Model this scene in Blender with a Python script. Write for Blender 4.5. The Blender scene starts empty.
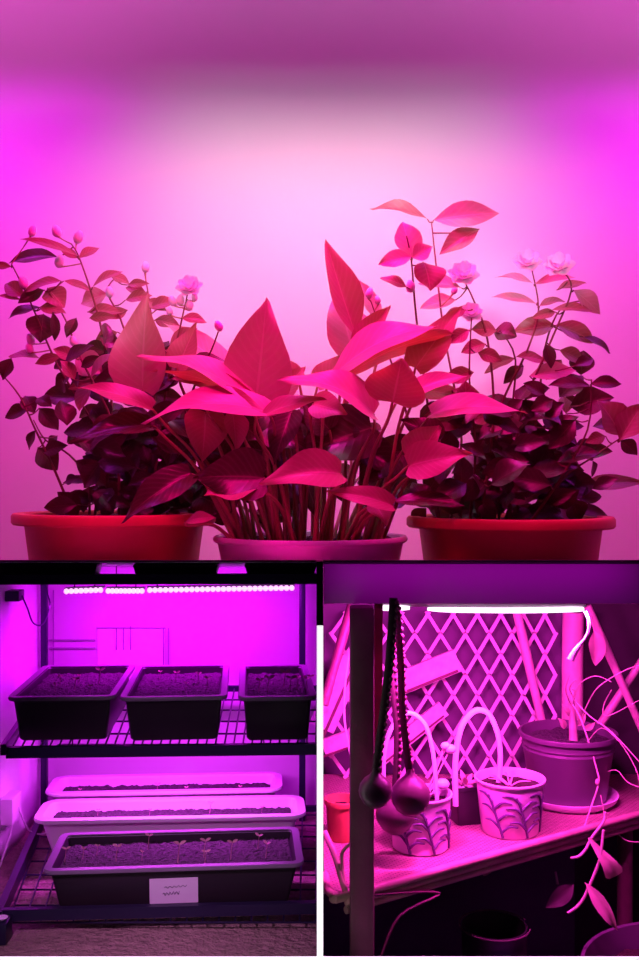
import bpy, bmesh, math, random
from mathutils import Vector, Matrix, noise

sc = bpy.context.scene
COL = sc.collection
F = 1000.0            # focal length in photograph pixels
EZ = 0.80             # eye height above the ground
CX, CY = 320.0, 480.0
R = math.radians
rng = random.Random(7)

# ------------------------------------------------------------------ camera
cam_d = bpy.data.cameras.new('camera')
cam = bpy.data.objects.new('camera', cam_d)
COL.objects.link(cam)
cam.location = (0, 0, EZ)
cam.rotation_euler = (R(90), 0, 0)
cam_d.sensor_fit = 'HORIZONTAL'
cam_d.sensor_width = 36.0
cam_d.lens = 36.0 * F / 639.0
cam_d.clip_start = 0.02
sc.camera = cam

# ------------------------------------------------------------------ world, exposure
world = bpy.data.worlds.new('world')
sc.world = world
world.use_nodes = True
world.node_tree.nodes['Background'].inputs['Color'].default_value = (0.5, 0.12, 0.75, 1)
world.node_tree.nodes['Background'].inputs['Strength'].default_value = 0.02
sc.view_settings.view_transform = 'Standard'
sc.view_settings.look = 'None'
sc.view_settings.exposure = 0.0
sc.view_settings.gamma = 1.0
sc.view_settings.use_curve_mapping = False


# ------------------------------------------------------------------ lamps and added fill lights of the three places
def area(name, loc, aim, sx, sy, power, color, spread=180):
    d = bpy.data.lights.new(name, 'AREA')
    d.shape = 'RECTANGLE'
    d.size, d.size_y = sx, sy
    d.energy = power
    d.color = color
    d.spread = R(spread)
    o = bpy.data.objects.new(name, d)
    COL.objects.link(o)
    o.location = (loc[0], loc[1], EZ + loc[2])
    v = Vector(aim)
    z = -v.normalized()
    x = Vector((1, 0, 0))
    if abs(z.x) > 0.95:
        x = Vector((0, 1, 0))
    y = z.cross(x).normalized()
    x = y.cross(z).normalized()
    o.rotation_euler = Matrix((x, y, z)).transposed().to_euler()
    return o


def spot(name, loc, target, power, color, cone, blend=1.0, size=0.05):
    d = bpy.data.lights.new(name, 'SPOT')
    d.energy = power
    d.color = color
    d.spot_size = R(cone)
    d.spot_blend = blend
    d.shadow_soft_size = size
    o = bpy.data.objects.new(name, d)
    COL.objects.link(o)
    o.location = (loc[0], loc[1], EZ + loc[2])
    v = Vector(target) - Vector(loc)
    o.rotation_euler = v.to_track_quat('-Z', 'Y').to_euler()
    return o


# upper room: grow panel above the pots, then added fill lights for wall, pots and flowers, all above the frame
area('grow_panel_light', (0.02, 1.50, 0.770), (0, 0.05, -1), 0.42, 0.16, 8.0, (1.0, 0.004, 0.45))
area('wall_top_fill_light', (-0.72, 1.40, 1.16), (0.0, 1, 0.0), 0.4, 0.10, 1.15, (1.0, 0.13, 0.80), 110)  # added fill for the top of the wall, also the next two
area('wall_top_fill_light', (0.74, 1.40, 1.16), (0.0, 1, 0.0), 0.4, 0.10, 1.15, (1.0, 0.13, 0.80), 110)
area('wall_top_fill_light', (0.01, 1.40, 1.16), (0.0, 1, 0.0), 0.7, 0.10, 0.55, (1.0, 0.16, 0.85), 110)
area('red_fill_light', (0.0, 1.27, 0.655), (0, 0.12, -1), 1.1, 0.06, 8.0, (1.0, 0.0, 0.20))  # added red fill for the lower wall and pots
area('wall_side_fill_light', (-0.68, 1.76, 0.875), (0, 0.42, -1), 0.50, 0.12, 2.0, (0.85, 0.02, 1.0), 125)  # added magenta fill at both sides of the wall
area('wall_side_fill_light', (0.70, 1.76, 0.875), (0, 0.42, -1), 0.50, 0.12, 2.0, (0.85, 0.02, 1.0), 125)
area('wall_white_fill_light', (0.02, 1.72, 0.875), (0, 0.66, -1), 0.72, 0.16, 2.1, (0.80, 0.94, 1.0), 94)  # added white fill for the bright middle of the wall
spot('flower_fill_spot', (0.33, 0.72, 0.44), (0.345, 1.64, 0.352), 22.0, (1.0, 0.62, 0.97), 17)  # added spots that whiten flowers and buds
spot('flower_fill_spot', (-0.28, 0.72, 0.44), (-0.300, 1.64, 0.320), 11.0, (1.0, 0.60, 0.97), 20)
# lower left rack: two bars of grow light
area('rack_bar_light', (-0.19, 1.30, -0.1475), (0, 0.42, -1), 0.28, 0.012, 1.5, (0.74, 0.0, 1.0))
area('rack_lower_bar_light', (-0.19, 1.255, -0.3420), (0, 0.10, -1), 0.26, 0.012, 1.1, (0.80, 0.055, 1.0))
# lower right corner: strip under the board and an added fill light that grades the board
area('strip_light', (0.19, 1.085, -0.1420), (0, 0.45, -1), 0.23, 0.006, 11.0, (1.0, 0.035, 0.74))
area('board_fill_light', (0.17, 1.008, -0.0835), (0, 0.9, -1), 0.32, 0.006, 0.065, (0.9, 0.0, 0.92))
# unseen fill light added in front of the rack for label and floor
area('front_fill_light', (-0.28, 0.70, -0.06), (0.12, 0.34, -0.41), 0.05, 0.05, 0.24, (0.95, 0.34, 1.0), 60)
# faint violet fill light added low under the plant stand
area('violet_fill_light', (0.30, 0.96, -0.74), (0, 1, 0.35), 0.3, 0.05, 0.10, (0.45, 0.0, 0.8))


# ------------------------------------------------------------------ materials
def mat(name, color, rough=0.6, metal=0.0, spec=0.5, noise_scale=0, noise_amt=0.0, bump=0.0, bump_scale=60, emit=None, es=0.0,
        translucent=0.0, tcol=None, coat=0.0):
    m = bpy.data.materials.new(name)
    m.use_nodes = True
    nt = m.node_tree
    b = nt.nodes['Principled BSDF']
    b.inputs['Base Color'].default_value = (*color, 1)
    b.inputs['Roughness'].default_value = rough
    b.inputs['Metallic'].default_value = metal
    b.inputs['Specular IOR Level'].default_value = spec
    b.inputs['Coat Weight'].default_value = coat
    if emit:
        b.inputs['Emission Color'].default_value = (*emit, 1)
        b.inputs['Emission Strength'].default_value = es
    tc = nt.nodes.new('ShaderNodeTexCoord')
    if noise_scale:
        n = nt.nodes.new('ShaderNodeTexNoise')
        n.inputs['Scale'].default_value = noise_scale
        n.inputs['Detail'].default_value = 5
        nt.links.new(tc.outputs['Object'], n.inputs['Vector'])
        mx = nt.nodes.new('ShaderNodeMixRGB')
        mx.inputs[1].default_value = (*[max(0, c * (1 - noise_amt)) for c in color], 1)
        mx.inputs[2].default_value = (*[min(1, c * (1 + noise_amt)) for c in color], 1)
        nt.links.new(n.outputs['Fac'], mx.inputs[0])
        nt.links.new(mx.outputs[0], b.inputs['Base Color'])
    if bump:
        n2 = nt.nodes.new('ShaderNodeTexNoise')
        n2.inputs['Scale'].default_value = bump_scale
        n2.inputs['Detail'].default_value = 4
        nt.links.new(tc.outputs['Object'], n2.inputs['Vector'])
        bp = nt.nodes.new('ShaderNodeBump')
        bp.inputs['Strength'].default_value = bump
        bp.inputs['Distance'].default_value = 0.01
        nt.links.new(n2.outputs['Fac'], bp.inputs['Height'])
        nt.links.new(bp.outputs[0], b.inputs['Normal'])
    if translucent:
        t = nt.nodes.new('ShaderNodeBsdfTranslucent')
        t.inputs['Color'].default_value = (*(tcol or color), 1)
        ms = nt.nodes.new('ShaderNodeMixShader')
        ms.inputs[0].default_value = translucent
        nt.links.new(b.outputs[0], ms.inputs[1])
        nt.links.new(t.outputs[0], ms.inputs[2])
        out = [x for x in nt.nodes if x.type == 'OUTPUT_MATERIAL'][0]
        nt.links.new(ms.outputs[0], out.inputs['Surface'])
    return m


def leaf_mat(name, ca, cb, vein, rough, trans, tcol, veins=11.0, amt=0.42):
    """Leaf with a midrib and side veins drawn from the leaf's own UV (u along, v across)."""
    m = mat(name, ca, rough=rough, spec=0.5, translucent=trans, tcol=tcol)
    nt = m.node_tree
    b = nt.nodes['Principled BSDF']
    uv = nt.nodes.new('ShaderNodeUVMap')
    sep = nt.nodes.new('ShaderNodeSeparateXYZ')
    nt.links.new(uv.outputs[0], sep.inputs[0])

    def math_(op, a, c=None):
        n = nt.nodes.new('ShaderNodeMath')
        n.operation = op
        for i, v in enumerate((a, c)):
            if v is None:
                continue
            if isinstance(v, (int, float)):
                n.inputs[i].default_value = v
            else:
                nt.links.new(v, n.inputs[i])
        return n.outputs[0]
    v = math_('SUBTRACT', sep.outputs['Y'], 0.5)
    av = math_('ABSOLUTE', v)
    k = math_('SUBTRACT', sep.outputs['X'], math_('MULTIPLY', av, 0.55))
    w = math_('SINE', math_('MULTIPLY', k, veins * 6.283))
    w = math_('POWER', math_('ABSOLUTE', w), 10.0)
    w = math_('MULTIPLY', math_('SUBTRACT', 1.0, math_('POWER', math_('ABSOLUTE', math_('SINE', math_('MULTIPLY', k, veins * 3.1416))), 0.35)), amt)
    rib = math_('LESS_THAN', av, 0.018)
    fac = math_('MAXIMUM', w, math_('MULTIPLY', rib, 0.8))
    geo = nt.nodes.new('ShaderNodeTexNoise')
    geo.inputs['Scale'].default_value = 40
    tc = nt.nodes.new('ShaderNodeTexCoord')
    nt.links.new(tc.outputs['Object'], geo.inputs['Vector'])
    m1 = nt.nodes.new('ShaderNodeMixRGB')
    m1.inputs[1].default_value = (*ca, 1)
    m1.inputs[2].default_value = (*cb, 1)
    nt.links.new(geo.outputs['Fac'], m1.inputs[0])
    m2 = nt.nodes.new('ShaderNodeMixRGB')
    nt.links.new(fac, m2.inputs[0])
    nt.links.new(m1.outputs[0], m2.inputs[1])
    m2.inputs[2].default_value = (*vein, 1)
    nt.links.new(m2.outputs[0], b.inputs['Base Color'])
    bp = nt.nodes.new('ShaderNodeBump')
    bp.inputs['Strength'].default_value = 0.12
    bp.inputs['Distance'].default_value = 0.004
    nt.links.new(fac, bp.inputs['Height'])
    nt.links.new(bp.outputs[0], b.inputs['Normal'])
    return m


def weave_mat(name, ca, cb, su, sv):
    m = mat(name, ca, rough=0.45)
    nt = m.node_tree
    b = nt.nodes['Principled BSDF']
    tc = nt.nodes.new('ShaderNodeTexCoord')
    mp = nt.nodes.new('ShaderNodeMapping')
    mp.inputs['Rotation'].default_value = (0, 0, R(-33))
    mp.inputs['Scale'].default_value = (su, sv, 1)
    nt.links.new(tc.outputs['Object'], mp.inputs[0])
    br = nt.nodes.new('ShaderNodeTexBrick')
    br.inputs['Scale'].default_value = 1.0
    br.inputs['Color1'].default_value = (*ca, 1)
    br.inputs['Color2'].default_value = (*[c * 0.8 for c in ca], 1)
    br.inputs['Mortar'].default_value = (*cb, 1)
    br.inputs['Mortar Size'].default_value = 0.09
    br.inputs['Brick Width'].default_value = 1.6
    br.inputs['Row Height'].default_value = 0.5
    nt.links.new(mp.outputs[0], br.inputs[0])
    nt.links.new(br.outputs['Color'], b.inputs['Base Color'])
    bp = nt.nodes.new('ShaderNodeBump')
    bp.inputs['Strength'].default_value = 0.8
    bp.inputs['Distance'].default_value = 0.002
    bp.invert = True
    nt.links.new(br.outputs['Fac'], bp.inputs['Height'])
    nt.links.new(bp.outputs[0], b.inputs['Normal'])
    return m


M = {}
M['wall'] = mat('painted_wall', (0.80, 0.78, 0.78), rough=0.75, noise_scale=3, noise_amt=0.05, bump=0.06, bump_scale=25)
M['rack_wall'] = mat('rack_wall_paint', (0.62, 0.6, 0.62), rough=0.6, noise_scale=6, noise_amt=0.12)
M['side_wall'] = mat('side_wall_sheet', (0.85, 0.83, 0.85), rough=0.5, noise_scale=9, noise_amt=0.15, bump=0.7, bump_scale=14)
M['roof'] = mat('roof_sheet', (0.7, 0.68, 0.7), rough=0.6)
M['black'] = mat('black_edge', (0.004, 0.004, 0.005), rough=0.7)
M['dark_wall'] = mat('dark_back_wall', (0.12, 0.07, 0.13), rough=0.8, noise_scale=7, noise_amt=0.6)  # patchy tone stands in for the purple haze behind the trellis
M['dark_ground'] = mat('dark_ground', (0.04, 0.03, 0.035), rough=0.9, noise_scale=20, noise_amt=0.4)
M['carpet'] = mat('carpet_floor', (0.30, 0.21, 0.17), rough=0.95, noise_scale=70, noise_amt=0.5, bump=0.8, bump_scale=160)
M['terracotta'] = mat('terracotta', (0.62, 0.20, 0.085), rough=0.5, noise_scale=12, noise_amt=0.15, bump=0.08, bump_scale=60)
M['pale_pot'] = mat('pale_ceramic', (0.92, 0.78, 0.95), rough=0.35, noise_scale=10, noise_amt=0.06)
M['soil'] = mat('soil', (0.035, 0.02, 0.012), rough=0.95, noise_scale=150, noise_amt=0.8, bump=1.0, bump_scale=220)
M['tray_soil'] = mat('seed_soil', (0.065, 0.055, 0.06), rough=0.9, noise_scale=260, noise_amt=0.95, bump=1.0, bump_scale=260)
M['pothos'] = leaf_mat('pothos_leaf', (0.48, 0.40, 0.25), (0.38, 0.34, 0.18), (0.64, 0.54, 0.42), 0.36, 0.30, (0.62, 0.22, 0.06))
M['pothos_pale'] = leaf_mat('pothos_leaf_pale', (0.62, 0.55, 0.42), (0.52, 0.50, 0.30), (0.72, 0.66, 0.52), 0.36, 0.22, (0.62, 0.24, 0.10))  # paler copy, pink highlights put into the leaf colour
M['pothos_deep'] = leaf_mat('pothos_leaf_shaded', (0.075, 0.075, 0.035), (0.03, 0.04, 0.015), (0.16, 0.14, 0.08), 0.25, 0.10, (0.4, 0.16, 0.05))  # darker copy, shade of the inner leaves put into the colour
M['jasmine'] = leaf_mat('jasmine_leaf', (0.32, 0.20, 0.15), (0.20, 0.15, 0.09), (0.48, 0.34, 0.26), 0.35, 0.22, (0.55, 0.2, 0.08), veins=7)
M['jasmine_dark'] = leaf_mat('jasmine_leaf_shaded', (0.075, 0.08, 0.035), (0.04, 0.05, 0.02), (0.12, 0.12, 0.06), 0.32, 0.10, (0.35, 0.14, 0.05), veins=7)  # darker copy, shade inside the shrubs put into the colour
M['jasmine_pale'] = leaf_mat('jasmine_leaf_pale', (0.56, 0.40, 0.40), (0.46, 0.34, 0.30), (0.70, 0.56, 0.54), 0.36, 0.3, (0.6, 0.42, 0.2), veins=7)  # paler leaf colour
M['petiole'] = mat('petiole', (0.34, 0.30, 0.10), rough=0.4, noise_scale=30, noise_amt=0.2)
M['woody'] = mat('woody_stem', (0.20, 0.11, 0.06), rough=0.7, noise_scale=60, noise_amt=0.4)
M['petal'] = mat('white_petal', (0.92, 0.90, 0.90), rough=0.5, translucent=0.35, tcol=(0.9, 0.9, 0.9))
M['bud'] = mat('white_bud', (0.90, 0.86, 0.86), rough=0.45)
M['calyx'] = mat('calyx', (0.40, 0.36, 0.12), rough=0.5)
M['rack_metal'] = mat('rack_black_metal', (0.022, 0.018, 0.055), rough=0.35, metal=0.3, noise_scale=20, noise_amt=0.2)
M['tray_black'] = mat('tray_black_plastic', (0.022, 0.017, 0.022), rough=0.42, noise_scale=20, noise_amt=0.2)
M['tray_rim'] = mat('tray_rim_plastic', (0.22, 0.18, 0.24), rough=0.35, noise_scale=20, noise_amt=0.1)
M['tray_white'] = mat('tray_white_plastic', (0.78, 0.74, 0.76), rough=0.35, noise_scale=14, noise_amt=0.05)
M['card'] = mat('card_paper', (0.80, 0.72, 0.80), rough=0.8, noise_scale=50, noise_amt=0.05)
M['ink'] = mat('ink', (0.10, 0.07, 0.12), rough=0.6)
M['sprout_stem'] = mat('sprout_stem', (0.50, 0.22, 0.28), rough=0.5)
M['sprout_leaf'] = mat('sprout_leaf', (0.62, 0.30, 0.34), rough=0.5)
M['led_violet'] = mat('led_diodes_violet', (0.9, 0.8, 0.9), emit=(1.0, 0.45, 1.0), es=1.7)
M['led_pink'] = mat('led_strip_pink', (0.9, 0.8, 0.9), emit=(1.0, 0.66, 0.97), es=2.6)
M['led_red'] = mat('led_panel_face', (0.9, 0.8, 0.9), emit=(1.0, 0.2, 0.8), es=2.0)
M['bar_white'] = mat('white_divider_glow', (0.9, 0.9, 0.9), emit=(1.0, 1.0, 1.0), es=1.0)  # glow given to the white border lines
M['white_plastic'] = mat('white_plastic', (0.85, 0.80, 0.84), rough=0.35, noise_scale=20, noise_amt=0.04)
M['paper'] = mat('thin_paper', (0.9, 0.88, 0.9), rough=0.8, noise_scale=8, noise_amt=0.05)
M['housing'] = mat('lamp_housing', (0.25, 0.23, 0.26), rough=0.5, noise_scale=20, noise_amt=0.1)
M['board'] = mat('painted_board', (0.42, 0.34, 0.44), rough=0.6, noise_scale=9, noise_amt=0.12)
M['dark_post'] = mat('dark_wood_post', (0.14, 0.045, 0.07), rough=0.55, noise_scale=25, noise_amt=0.5, bump=0.3, bump_scale=40)
M['rattan'] = weave_mat('rattan_weave', (0.62, 0.42, 0.36), (0.10, 0.05, 0.05), 130, 230)
M['cane'] = mat('cane', (0.52, 0.36, 0.28), rough=0.4, noise_scale=40, noise_amt=0.35)
M['bamboo'] = mat('bamboo', (0.62, 0.46, 0.42), rough=0.45, noise_scale=25, noise_amt=0.25)
M['lattice'] = mat('trellis_wood', (0.78, 0.66, 0.66), rough=0.5, noise_scale=30, noise_amt=0.15)
M['batten'] = mat('speckled_batten', (0.70, 0.58, 0.58), rough=0.6, noise_scale=90, noise_amt=0.45)
M['cord'] = mat('dark_cord', (0.06, 0.03, 0.035), rough=0.7, noise_scale=90, noise_amt=0.5)
M['gourd'] = mat('dark_gourd', (0.10, 0.055, 0.065), rough=0.4, noise_scale=18, noise_amt=0.4)
M['big_pot'] = mat('plum_plastic', (0.10, 0.06, 0.10), rough=0.4, noise_scale=8, noise_amt=0.1)
M['saucer'] = mat('white_saucer', (0.85, 0.80, 0.82), rough=0.35, noise_scale=8, noise_amt=0.04)
M['pot_print'] = mat('printed_pot', (0.74, 0.62, 0.70), rough=0.45, noise_scale=12, noise_amt=0.08)
M['print_ink'] = mat('dark_print', (0.10, 0.05, 0.14), rough=0.5)
M['dry_leaf'] = mat('dry_leaf', (0.62, 0.44, 0.38), rough=0.6, noise_scale=35, noise_amt=0.3, translucent=0.2, tcol=(0.6, 0.4, 0.3))
M['dry_leaf_dim'] = mat('dry_leaf_dim', (0.12, 0.07, 0.08), rough=0.7, noise_scale=35, noise_amt=0.3)
M['twig'] = mat('twig', (0.55, 0.40, 0.36), rough=0.6, noise_scale=50, noise_amt=0.3)
M['red_slat'] = mat('reddish_slat', (0.20, 0.04, 0.04), rough=0.6, noise_scale=40, noise_amt=0.3)
M['pebble'] = mat('pebbles', (0.45, 0.38, 0.38), rough=0.7, noise_scale=90, noise_amt=0.4)


# ------------------------------------------------------------------ geometry helpers
def P(px, py, Y):
    return Vector(((px - CX) / F * Y, Y, EZ - (py - CY) / F * Y))


class MB:
    def __init__(self):
        self.v, self.f, self.uv = [], [], {}

    def add(self, vs, fs, uvs=None):
        b = len(self.v)
        self.v += [Vector(p) for p in vs]
        if uvs:
            for i, u in enumerate(uvs):
                self.uv[b + i] = u
        self.f += [tuple(b + i for i in q) for q in fs]
        return self

    def box(self, lo, hi, yaw=0.0, bev=0.0):
        lo, hi = Vector(lo), Vector(hi)
        bm = bmesh.new()
        bmesh.ops.create_cube(bm, size=1.0)
        s = hi - lo
        bmesh.ops.scale(bm, vec=s, verts=bm.verts)
        if bev:
            bmesh.ops.bevel(bm, geom=bm.edges[:], offset=bev, segments=2, affect='EDGES', profile=0.6)
        if yaw:
            bmesh.ops.rotate(bm, cent=(0, 0, 0), matrix=Matrix.Rotation(yaw, 3, 'Z'), verts=bm.verts)
        bmesh.ops.translate(bm, vec=(lo + hi) / 2, verts=bm.verts)
        bm.verts.index_update()
        self.add([v.co for v in bm.verts], [[v.index for v in f.verts] for f in bm.faces])
        bm.free()
        return self

    def bar(self, a, b, w, t, side=None):
        """Rectangular bar from a to b: w across (along side), t thick."""
        a, b = Vector(a), Vector(b)
        d = (b - a).normalized()
        s = Vector(side) if side else Vector((0, -1, 0)).cross(d)
        if s.length < 1e-6:
            s = Vector((1, 0, 0))
        s = (s - d * s.dot(d)).normalized()
        n = d.cross(s)
        vs = []
        for p in (a, b):
            for i, j in ((-1, -1), (1, -1), (1, 1), (-1, 1)):
                vs.append(p + s * (i * w / 2) + n * (j * t / 2))
        self.add(vs, [(3, 2, 1, 0), (4, 5, 6, 7), (0, 1, 5, 4), (1, 2, 6, 5), (2, 3, 7, 6), (3, 0, 4, 7)])
        return self

    def tube(self, pts, rad, seg=7, smooth=3, flat=1.0):
        pts = [Vector(p) for p in pts]
        if not isinstance(rad, (list, tuple)):
            rad = [rad] * len(pts)
        if smooth and len(pts) > 2:
            q, r2 = [], []
            n = len(pts)
            for i in range(n - 1):
                p0, p1, p2, p3 = pts[max(0, i - 1)], pts[i], pts[i + 1], pts[min(n - 1, i + 2)]
                for k in range(smooth):
                    t = k / smooth
                    q.append(0.5 * ((2 * p1) + (p2 - p0) * t + (2 * p0 - 5 * p1 + 4 * p2 - p3) * t * t + (3 * p1 - p0 - 3 * p2 + p3) * t ** 3))
                    r2.append(rad[i] * (1 - t) + rad[i + 1] * t)
            q.append(pts[-1])
            r2.append(rad[-1])
            pts, rad = q, r2
        n = len(pts)
        vs, fs = [], []
        up = Vector((0.12, 0.31, 0.94))
        prev = None
        for i, p in enumerate(pts):
            d = (pts[min(i + 1, n - 1)] - pts[max(i - 1, 0)])
            d = d.normalized() if d.length > 1e-9 else Vector((0, 0, 1))
            s = prev if prev is not None else d.cross(up)
            s = s - d * s.dot(d)
            if s.length < 1e-6:
                s = d.cross(Vector((1, 0, 0)))
            s.normalize()
            prev = s
            u = d.cross(s)
            for k in range(seg):
                a = 2 * math.pi * k / seg
                vs.append(p + s * (math.cos(a) * rad[i]) + u * (math.sin(a) * rad[i] * flat))
        for i in range(n - 1):
            for k in range(seg):
                k2 = (k + 1) % seg
                fs.append((i * seg + k, i * seg + k2, (i + 1) * seg + k2, (i + 1) * seg + k))
        fs.append(tuple(range(seg - 1, -1, -1)))
        fs.append(tuple((n - 1) * seg + k for k in range(seg)))
        self.add(vs, fs)
        return self

    def lathe(self, c, prof, seg=48, closed=False):
        vs, fs = [], []
        n = len(prof)
        for r, z in prof:
            for k in range(seg):
                a = 2 * math.pi * k / seg
                vs.append((c[0] + r * math.cos(a), c[1] + r * math.sin(a), c[2] + z))
        for i in range(n - 1):
            for k in range(seg):
                k2 = (k + 1) % seg
                fs.append((i * seg + k, i * seg + k2, (i + 1) * seg + k2, (i + 1) * seg + k))
        if not closed:
            if prof[0][0] > 1e-6:
                fs.append(tuple(range(seg - 1, -1, -1)))
            if prof[-1][0] > 1e-6:
                fs.append(tuple((n - 1) * seg + k for k in range(seg)))
        self.add(vs, fs)
        return self

    def ellipsoid(self, c, rx, ry, rz, seg=14, rings=9, axis=None, tip=0.0):
        c = Vector(c)
        q = Vector((0, 0, 1)).rotation_difference(Vector(axis).normalized()) if axis else None
        vs, fs = [], []
        for i in range(rings + 1):
            th = math.pi * i / rings
            z = -math.cos(th)
            rr = math.sin(th) * (1 - tip * z)
            for k in range(seg):
                a = 2 * math.pi * k / seg
                p = Vector((rx * rr * math.cos(a), ry * rr * math.sin(a), rz * z))
                if q:
                    p = q @ p
                vs.append(c + p)
        for i in range(rings):
            for k in range(seg):
                k2 = (k + 1) % seg
                fs.append((i * seg + k, i * seg + k2, (i + 1) * seg + k2, (i + 1) * seg + k))
        self.add(vs, fs)
        return self

    def rr_loft(self, c, rings, yaw=0.0, corner=5, cap0=True, cap1=True):
        """Loft of rounded rectangles (hx, hy, r, z) about c."""
        vs, fs = [], []
        per = 4 * (corner + 1)
        cy_, sy_ = math.cos(yaw), math.sin(yaw)
        for hx, hy, r, z in rings:
            for q, (sx, sy) in enumerate(((1, 1), (-1, 1), (-1, -1), (1, -1))):
                for k in range(corner + 1):
                    a = math.pi / 2 * (q + k / corner)
                    x = sx * (hx - r) + r * math.cos(a)
                    y = sy * (hy - r) + r * math.sin(a)
                    vs.append((c[0] + x * cy_ - y * sy_, c[1] + x * sy_ + y * cy_, c[2] + z))
        for i in range(len(rings) - 1):
            for k in range(per):
                k2 = (k + 1) % per
                fs.append((i * per + k, i * per + k2, (i + 1) * per + k2, (i + 1) * per + k))
        if cap0:
            fs.append(tuple(range(per - 1, -1, -1)))
        if cap1:
            fs.append(tuple((len(rings) - 1) * per + k for k in range(per)))
        self.add(vs, fs)
        return self

    def build(self, name, m, parent=None, smooth=True, sub=0, kind=None):
        root = parent
        while root is not None and root.parent is not None:
            root = root.parent
        if root is not None:
            org = Vector(root.location)
        else:
            xs = [p.x for p in self.v]
            ys = [p.y for p in self.v]
            org = Vector(((min(xs) + max(xs)) / 2, (min(ys) + max(ys)) / 2, min(p.z for p in self.v)))
        me = bpy.data.meshes.new(name)
        me.from_pydata([p - org for p in self.v], [], self.f)
        if self.uv:
            ul = me.uv_layers.new(name='UVMap')
            for l in me.loops:
                ul.data[l.index].uv = self.uv.get(l.vertex_index, (0, 0))
        me.validate()
        if smooth:
            me.shade_smooth()
            if smooth != 'all':
                try:
                    me.set_sharp_from_angle(angle=R(40))
                except Exception:
                    pass
        me.materials.append(m)
        o = bpy.data.objects.new(name, me)
        COL.objects.link(o)
        if parent is not None:
            o.parent = parent
        else:
            o.location = org
        if sub:
            md = o.modifiers.new('sub', 'SUBSURF')
            md.levels = md.render_levels = sub
        if kind:
            o['kind'] = kind
        return o


def tag(o, label, cat, group=None):
    o['label'] = label
    o['category'] = cat
    if group:
        o['group'] = group
    return o


def thing(name, label, cat, loc, group=None):
    o = bpy.data.objects.new(name, None)
    COL.objects.link(o)
    o.location = loc
    o.empty_display_size = 0.02
    return tag(o, label, cat, group)


def struct(name, mb, m):
    o = mb.build(name, m, smooth=False)
    o['kind'] = 'structure'
    return o


def copy_tree(o, parent=None):
    c = o.copy()
    COL.objects.link(c)
    if parent is not None:
        c.parent = parent
    for ch in [x for x in COL.objects if x.parent == o]:
        copy_tree(ch, c)
    return c


PROF = {
    'heart': [(0, 0), (.02, .40), (.08, .74), (.2, .98), (.32, 1.0), (.48, .88), (.64, .63), (.78, .37), (.9, .15), (.96, .06), (1, 0)],
    'ovate': [(0, 0), (.06, .2), (.18, .62), (.32, .93), (.45, 1.0), (.6, .9), (.75, .64), (.88, .33), (.95, .14), (1, 0)],
    'lance': [(0, 0), (.08, .3), (.2, .7), (.35, .98), (.5, .97), (.65, .8), (.8, .5), (.92, .2), (1, 0)],
    'fan': [(0, 0), (.05, .16), (.3, .36), (.6, .72), (.85, 1.0), (.92, .85), (.96, .75), (1, 0)],
    'round': [(0, 0), (.05, .42), (.18, .8), (.35, 1.0), (.55, 1.0), (.75, .78), (.9, .45), (.97, .2), (1, 0)],
}


def prof(kind, t):
    p = PROF[kind]
    for (a, va), (b, vb) in zip(p, p[1:]):
        if t <= b:
            return va + (vb - va) * (t - a) / (b - a)
    return 0.0


def leaf_into(mb, base, tip, width, n, fold=0.25, bend=0.0, kind='ovate', wave=0.06, ph=0.0, nu=13, hv=3, twist=0.0):
    base, tip = Vector(base), Vector(tip)
    a = tip - base
    L = a.length
    d = a / L
    n = Vector(n)
    n = (n - d * n.dot(d)).normalized()
    vs, fs, uvs = [], [], []
    cols = 2 * hv + 1
    for i in range(nu + 1):
        t = i / nu
        t = t * t * (3 - 2 * t) * 0.35 + t * 0.65
        hw = prof(kind, t) * width / 2
        nn = Matrix.Rotation(twist * (t - 0.4), 3, d) @ n
        s = d.cross(nn)
        for j in range(-hv, hv + 1):
            q = j / hv
            lobe = -0.10 * L * abs(q) ** 1.5 * (1 - t) ** 5 if kind == 'heart' and i > 0 else 0.0
            h = abs(q) * hw * fold + wave * width * abs(q) ** 2 * math.sin(t * 8.5 + ph + (1.3 if j > 0 else 0)) * (0.3 + t * 0.7)
            if i == 0 or i == nu:
                h = 0
            p = base + d * (t * L + lobe) + s * (q * hw * math.sqrt(max(0.1, 1 - fold * fold * 0.5))) + nn * h + n * (bend * L * 4 * t * (1 - t))
            vs.append(p)
            uvs.append((t, 0.5 + q * 0.5))
    for i in range(nu):
        for j in range(cols - 1):
            x = i * cols + j
            fs.append((x, x + 1, x + cols + 1, x + cols))
    mb.add(vs, fs, uvs)


def facing(base, tip, roll):
    """Normal that turns from the viewer's side (0) to the upper side (90) of the base-tip axis."""
    d = (Vector(tip) - Vector(base)).normalized()
    n0 = Vector((0, -1, 0))
    n0 = (n0 - d * n0.dot(d))
    if n0.length < 1e-3:
        n0 = Vector((0, 0, 1))
    n0.normalize()
    u = d.cross(n0)
    if u.z < 0 or (abs(u.z) < 0.15 and u.x < 0):
        u = -u
    return n0 * math.cos(R(roll)) + u * math.sin(R(roll))


# ------------------------------------------------------------------ the setting
M['shadow_line'] = mat('shadow_line', (0.30, 0.25, 0.34), rough=0.5)  # colour of the rods that imitate shadow lines on the wall
Z = lambda z: EZ + z
struct('wall_back', MB().box((-1.0, 2.05, 0.35), (1.0, 2.07, Z(1.45))), M['wall'])
struct('wall_left', MB().box((-1.02, 1.49, 0.35), (-1.0, 2.07, Z(1.45))), M['wall'])
struct('wall_right', MB().box((1.0, 1.49, 0.35), (1.02, 2.07, Z(1.45))), M['wall'])
struct('ceiling', MB().box((-1.02, 0.95, Z(1.45)), (1.02, 2.07, Z(1.47))), M['wall'])
struct('floor', MB().box((-1.0, 1.49, 0.45), (1.0, 2.05, 0.50)), M['dark_post'])


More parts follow.
